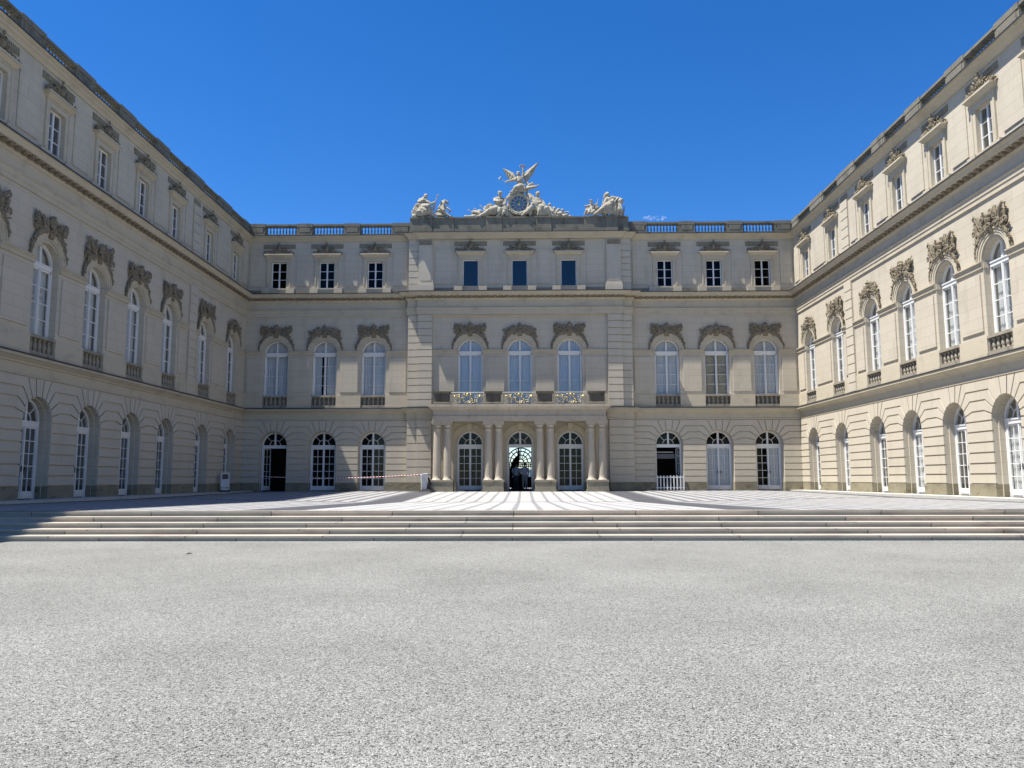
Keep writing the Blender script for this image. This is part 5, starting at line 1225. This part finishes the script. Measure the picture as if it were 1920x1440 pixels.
# red and white tape sagging from the stand to the far corner
pts = []
for i in range(121):
    t = i/120; x = -5.76+(-17.2+5.76)*t; y = 47.4+(49.2-47.4)*t; pts.append((x, y, .985-.62*4*.5*t*(1-t)*.62-.03*t))
for name, mm in (('red', (.50, .05, .05)), ('white', (.80, .80, .80))): M['tape_'+name] = mat(name+'_barrier_tape', mm, .5, .05, 4, .03, 30, 0)
te = empty('barrier_tape', pts[60], 'sagging red and white striped tape from the stand by the portico to the left corner', 'tape')
for nm, par in (('red_stripes', 0), ('white_stripes', 1)):
    m = MB()
    for i in range(120):
        if (i//1) % 2 == par:
            a, b = Vector(pts[i]), Vector(pts[i+1]); m.add([a, b, b+Vector((0, .008, .036)), a+Vector((0, .008, .036)), a+Vector((0, .003, 0)), b+Vector((0, .003, 0)), b+Vector((0, .011, .036)), a+Vector((0, .011, .036))], [(0, 1, 2, 3), (4, 7, 6, 5), (0, 4, 5, 1), (3, 2, 6, 7), (0, 3, 7, 4), (1, 5, 6, 2)])
    o = link(nm, m.mesh(nm, M['tape_red' if par == 0 else 'tape_white'], recalc=False), te)
# white notice stand in the left corner
e, T = stand((-17.02, 46.05, .012), R(28), 'white plastic notice stand with a dark picture in the shaded corner'); e.name = 'notice_stand'
m = MB(); m.box(-.24, -.20, -.03, .03, .12, 1.10); m.box(.20, .24, -.03, .03, .12, 1.10); m.box(-.2, .2, -.03, .03, 1.04, 1.10); m.box(-.2, .2, -.025, .025, .26, .70); m.box(-.2, .2, -.02, .02, .70, 1.04); m.prism([(-.26, .2), (.26, .2), (.16, .08), (.06, .08), (0, .01), (-.06, .08), (-.16, .08)], -.05, .05); link('frame', m.mesh('frame', M['plastic']), e, T)
m = MB(); m.box(-.165, .165, -.028, -.018, .73, 1.01); link('picture', m.mesh('picture', M['picture']), e, T)
m = MB(); m.frustum(-.3, .3, -.25, .25, 0, -.2, .2, -.1, .1, .09); link('rubber_foot', m.mesh('rubber_foot', M['black']), e, T)
# small dark leaf on the gravel
lf = MB(); lf.add([(0, 0, 0), (.06, .025, .03), (.13, 0, .015), (.06, -.03, .02)], [(0, 1, 2, 3)]); lf.add([(0, 0, -.003), (.06, .025, .027), (.13, 0, .012), (.06, -.03, .017)], [(3, 2, 1, 0)])
M['leaf'] = mat('dry_leaf', (.06, .045, .03), .8, .2, 20, .1, 60, 0)
tag(lf.build('leaf', M['leaf'], None, Matrix.Translation((-5.2, 12.9, -.485))), 'single dark dry leaf lying on the pale gravel left of the middle', 'leaf')

# small wisp of cloud low over the right parapet
def cloud():
    m = MB(); random.seed(12)
    c0 = CAMP+(fw*1493+rt*(1228-960)-up*(409-720)).normalized()*2600
    for i in range(16):
        t = random.uniform(-1, 1); m.ell(c0+rt*(t*30)+up*(random.uniform(-5, 7)*(1-abs(t)*.6))+fw*random.uniform(-8, 8), (random.uniform(5, 11), 8, random.uniform(3, 7)*(1.2-abs(t)*.6)), None, 10, 8)
    return m, c0
cm_ = bpy.data.materials.new('thin_cloud'); cm_.use_nodes = True; t = cm_.node_tree; t.nodes.remove(t.nodes['Principled BSDF'])
pv = t.nodes.new('ShaderNodeVolumePrincipled'); pv.inputs['Color'].default_value = (.95, .97, 1, 1); pv.inputs['Density'].default_value = .02; pv.inputs['Anisotropy'].default_value = 0
nz = t.nodes.new('ShaderNodeTexNoise'); nz.inputs['Scale'].default_value = .12; nz.inputs['Detail'].default_value = 4; tc = t.nodes.new('ShaderNodeTexCoord'); t.links.new(tc.outputs['Object'], nz.inputs['Vector'])
mr = t.nodes.new('ShaderNodeMapRange'); mr.inputs[1].default_value = .45; mr.inputs[2].default_value = .7; mr.inputs[3].default_value = 0; mr.inputs[4].default_value = .05; t.links.new(nz.outputs[0], mr.inputs[0]); t.links.new(mr.outputs[0], pv.inputs['Density'])
t.links.new(pv.outputs[0], t.nodes['Material Output'].inputs['Volume'])
cmb_, c0_ = cloud()
cme = tmesh(lambda m: m.add(cmb_.v, cmb_.f), 'cloud', cm_, 1.2, 1)
tag(link('cloud', cme), 'small white wisp of cloud low above the right hand parapet', 'cloud')
